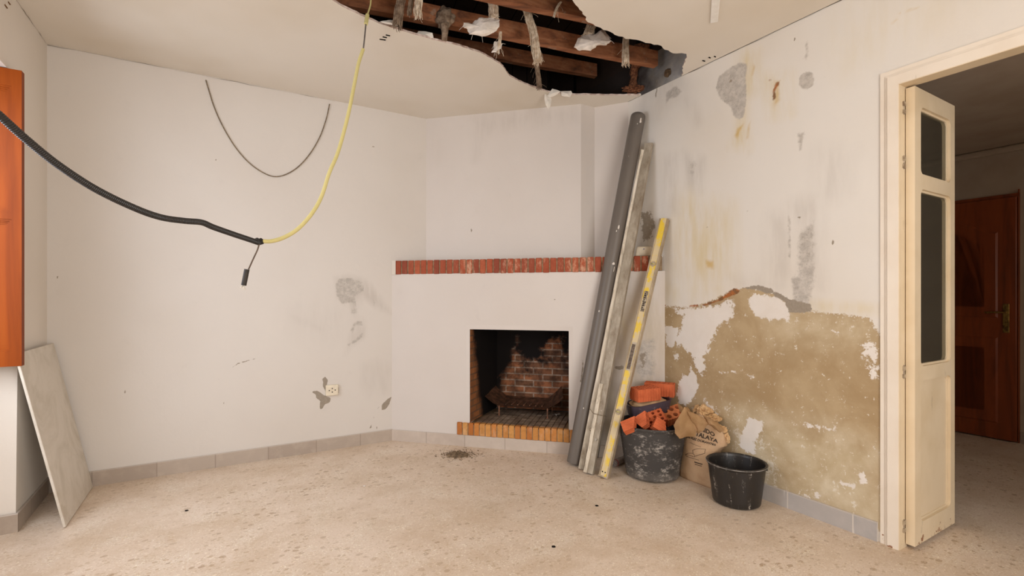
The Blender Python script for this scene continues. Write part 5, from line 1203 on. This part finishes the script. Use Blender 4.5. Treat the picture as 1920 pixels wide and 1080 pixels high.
def chunk(outline, Z0, thick, seed, label, tilt=.25):
    rr = random.Random(seed); bm = bmesh.new(); cx = sum(p[0] for p in outline)/len(outline); cy = sum(p[1] for p in outline)/len(outline)
    dense = []
    for a, b_ in zip(outline, outline[1:]+outline[:1]):
        for k in range(4): dense.append((a[0]+(b_[0]-a[0])*k/4+rr.uniform(-.7, .7), a[1]+(b_[1]-a[1])*k/4+rr.uniform(-.7, .7)))
    rings = []
    for lay, (k_, dz) in enumerate(((0.02, -thick*.9), (.45, -thick*.8), (.8, -thick*.5), (1, 0), (.85, thick*.5), (.4, thick*.7), (.02, thick*.7))):
        ring = []
        for x, y in dense:
            X = cx+(x-cx)*k_; Y = cy+(y-cy)*k_; dd = Z0+dz+tilt*(Y-cy)/F*Z0*-1.2; p = atZ(X, Y, dd); p += Vector((0, mnoise.noise(p*22+Vector((seed, 0, 0)))*.015*k_, mnoise.noise(p*30)*.006)); ring.append(bm.verts.new(p))
        rings.append(ring)
    m = len(dense)
    for a, b_ in zip(rings, rings[1:]):
        for i in range(m): bm.faces.new((a[i], a[(i+1) % m], b_[(i+1) % m], b_[i]))
    for k in range(4):
        i = rr.randrange(m); q = rings[3][i].co.copy(); d_ = (q-atZ(cx, cy, Z0)).normalized(); tube(bm, [q, q+d_*rr.uniform(.01, .03)+Vector((0, 0, -rr.uniform(0, .02)))], .0009, 3)
    return tag(finish('plaster_chunk', bm, M['gyp']), label, 'plaster chunk', 'plaster chunks hanging in the hole')
kk = lambda p: cr(5.333, 600, 0, p); kq = lambda p: cr(4.571, 900, 0, p)
chunk(kk([(1425, 265), (1440, 235), (1520, 225), (1590, 170), (1700, 185), (1795, 195), (1790, 280), (1740, 330), (1620, 360), (1495, 350), (1470, 290)]), 2.76, .030, 1, 'larger plaster chunk dangling left of the thick rope')
chunk(kk([(1735, 420), (1790, 405), (1825, 425), (1815, 475), (1760, 530), (1710, 520), (1735, 470)]), 2.85, .012, 2, 'small plaster flake dangling from a thin strand')
chunk(kq([(808, 405), (840, 330), (900, 300), (980, 290), (1050, 245), (1095, 300), (1125, 350), (1080, 385), (1000, 400), (950, 430), (850, 432)]), 3.05, .030, 3, 'plaster chunk dangling right of the thick rope')
# plaster lump smeared over a joist
bm = bmesh.new(); bmesh.ops.create_uvsphere(bm, u_segments=28, v_segments=18, radius=1); c = atZ(834, 34, 2.955)
for v in bm.verts: k_ = 1+.45*mnoise.noise(v.co*2.3); v.co = c+Vector((v.co.x*.055*k_, v.co.y*.020, v.co.z*.065*k_))
tube(bm, crom(rp([(833, 44, 2.94), (834, 60, 2.945), (833, 76, 2.95)], 0), 5), lambda t: .026-.010*t, 12)
tag(finish('plaster_smear', bm, M['straw_dark'], smooth=True), 'grey plaster smeared over the middle joist, dripping down', 'plaster lump')
# earthy debris column by the blue wall
bm = bmesh.new(); tube(bm, crom([hr(1205, 84, .05), hr(1200, 110, .04), hr(1190, 130, .03), hr(1188, 150, .025), hr(1186, 171, .03)], 6), lambda t: .055*(1-1.9*t+1.35*t*t)+.010, 14)
for v in bm.verts: v.co += Vector((mnoise.noise(v.co*26), mnoise.noise(v.co*26+Vector((5, 0, 0))), mnoise.noise(v.co*26+Vector((0, 7, 0)))))*.020
g_ = bmesh.ops.create_icosphere(bm, subdivisions=4, radius=1)['verts']; c = hr(1190, 167, .05)
for v in g_: v.co = c+Vector((v.co.x*.085, v.co.y*.05, v.co.z*.022))*(1+.6*mnoise.noise(v.co*4))
tag(finish('rubble_clump', bm, simple('earthy_rubble', C(130, 86, 60), C(84, 52, 38), 60, .95, .1, .8)), 'brown crumbling rubble clinging to the wall at the hole end', 'rubble')
# knot-like hole on upper wall
bm = bmesh.new(); c = hr(1252, 137, .006); bmesh.ops.create_icosphere(bm, subdivisions=4, radius=1)
for v in bm.verts: k_ = 1+.35*mnoise.noise(v.co*3); v.co = c+EW*(v.co.x*.030*k_)+Z*(v.co.z*.028*k_)+EL*(v.co.y*.012)
tag(finish('nest_lump', bm, simple('mud_lump', C(110, 88, 66), C(76, 60, 46), 60, .95, .1, .8)), 'round brown mud lump on the bluish wall inside the hole', 'mud lump')
# peeling paint flap and rim shards on the hole's lower rim
def peel(pts, Zd, label, name='paint_flake', curl=.012):
    bm = bmesh.new(); vs = []; cx = sum(p[0] for p in pts)/len(pts); cy = sum(p[1] for p in pts)/len(pts)
    ctr = bm.verts.new(atZ(cx, cy, Zd-curl)); V = [bm.verts.new(atZ(x, y, Zd)) for x, y in pts]
    for a, b_ in zip(V, V[1:]+V[:1]): bm.faces.new((ctr, a, b_))
    bmesh.ops.subdivide_edges(bm, edges=bm.edges[:], cuts=2, use_grid_fill=True)
    for v in bm.verts: v.co += Vector((0, mnoise.noise(v.co*25)*.006, 0))
    bmesh.ops.solidify(bm, geom=bm.faces[:], thickness=.003)
    return tag(finish(name, bm, M['ceiling']), label, 'paint flake', 'flakes peeling round the hole')
peel(kq([(555, 805), (590, 830), (612, 850), (605, 900), (588, 940), (565, 900), (553, 850)]), 3.70, 'pointed paint flake hanging below the hole rim above the chimney')
peel(kq([(575, 825), (600, 790), (620, 762), (650, 772), (690, 785), (650, 815), (600, 835)]), 3.68, 'lifted paint flake folded on the lower hole rim')
peel(kq([(690, 785), (780, 780), (790, 800), (770, 832), (700, 822)]), 3.71, 'flat broken flake along the lower hole rim')
peel(kk([(600, 215), (690, 205), (740, 210), (780, 240), (775, 262), (690, 240)]), 2.74, 'curled flake on the left rim of the hole')
peel(kk([(965, 345), (985, 315), (1060, 320), (1125, 335), (1135, 380), (1060, 365)]), 2.92, 'broken flake standing on the left rim near the grey smear')
# dark pits in the ceiling and cracks along its edges belong to the surfaces they mark
CE = bpy.data.objects['ceiling']
for x, y, l_ in ((727, 65, .022), (721, 68.5, .022), (717, 73, .034), (1320, 113, .02), (1331, 107, .014), (1341, 105, .012)):
    bm = bmesh.new(); c = hz(x, y, H); tube(bm, [c-Vector((l_/2, 0, .0008)), c+Vector((l_/2, .01, -.0008))], .0042, 6); finish('pit', bm, M['dark'], CE)
for x, y, l_ in ((11, 12, .03), (17, 6, .022)):
    bm = bmesh.new(); c = hit(x, y, 1, 0, .001); tube(bm, [c-EW*l_/2, c+EW*l_/2], .004, 6); finish('pit', bm, simple('brown_pit', C(120, 90, 60), None, 20, .9), wall_left)
M['crackm'] = simple('crack_grime', C(128, 112, 94), C(100, 86, 72), 40, .95)
def crack(pts, r, parent):
    bm = bmesh.new(); rr = random.Random(len(pts)+int(r*1e5)); P0 = []
    for a, b_ in zip(pts, pts[1:]):
        for k in range(26): P0.append(a+(b_-a)*k/26+Vector((0, 0, rr.uniform(-.004, .002))))
    tube(bm, P0, lambda t: r*(.15+.85*max(0, mnoise.noise(Vector((t*14, r*900, 0)))+.35)), 5); finish('crack', bm, M['crackm'], parent)
crack([R(.003, .9, H-.003), R(.003, .003, H-.003)], .0018, wall_left)
crack([R(.003, .003, H-.003), R(1.75, .003, H-.004)], .0017, wall_back)
crack([R(S-.003, 1.75, H-.003), R(S-.003, 3.5, H-.003)], .0015, wall_right)
crack([hd(845, 214, DU)+nd*.002, hd(876, 212, DU)+nd*.002, hd(877, 207, DU)+nd*.002, hd(915, 203, DU)+nd*.002], .0026, fire)
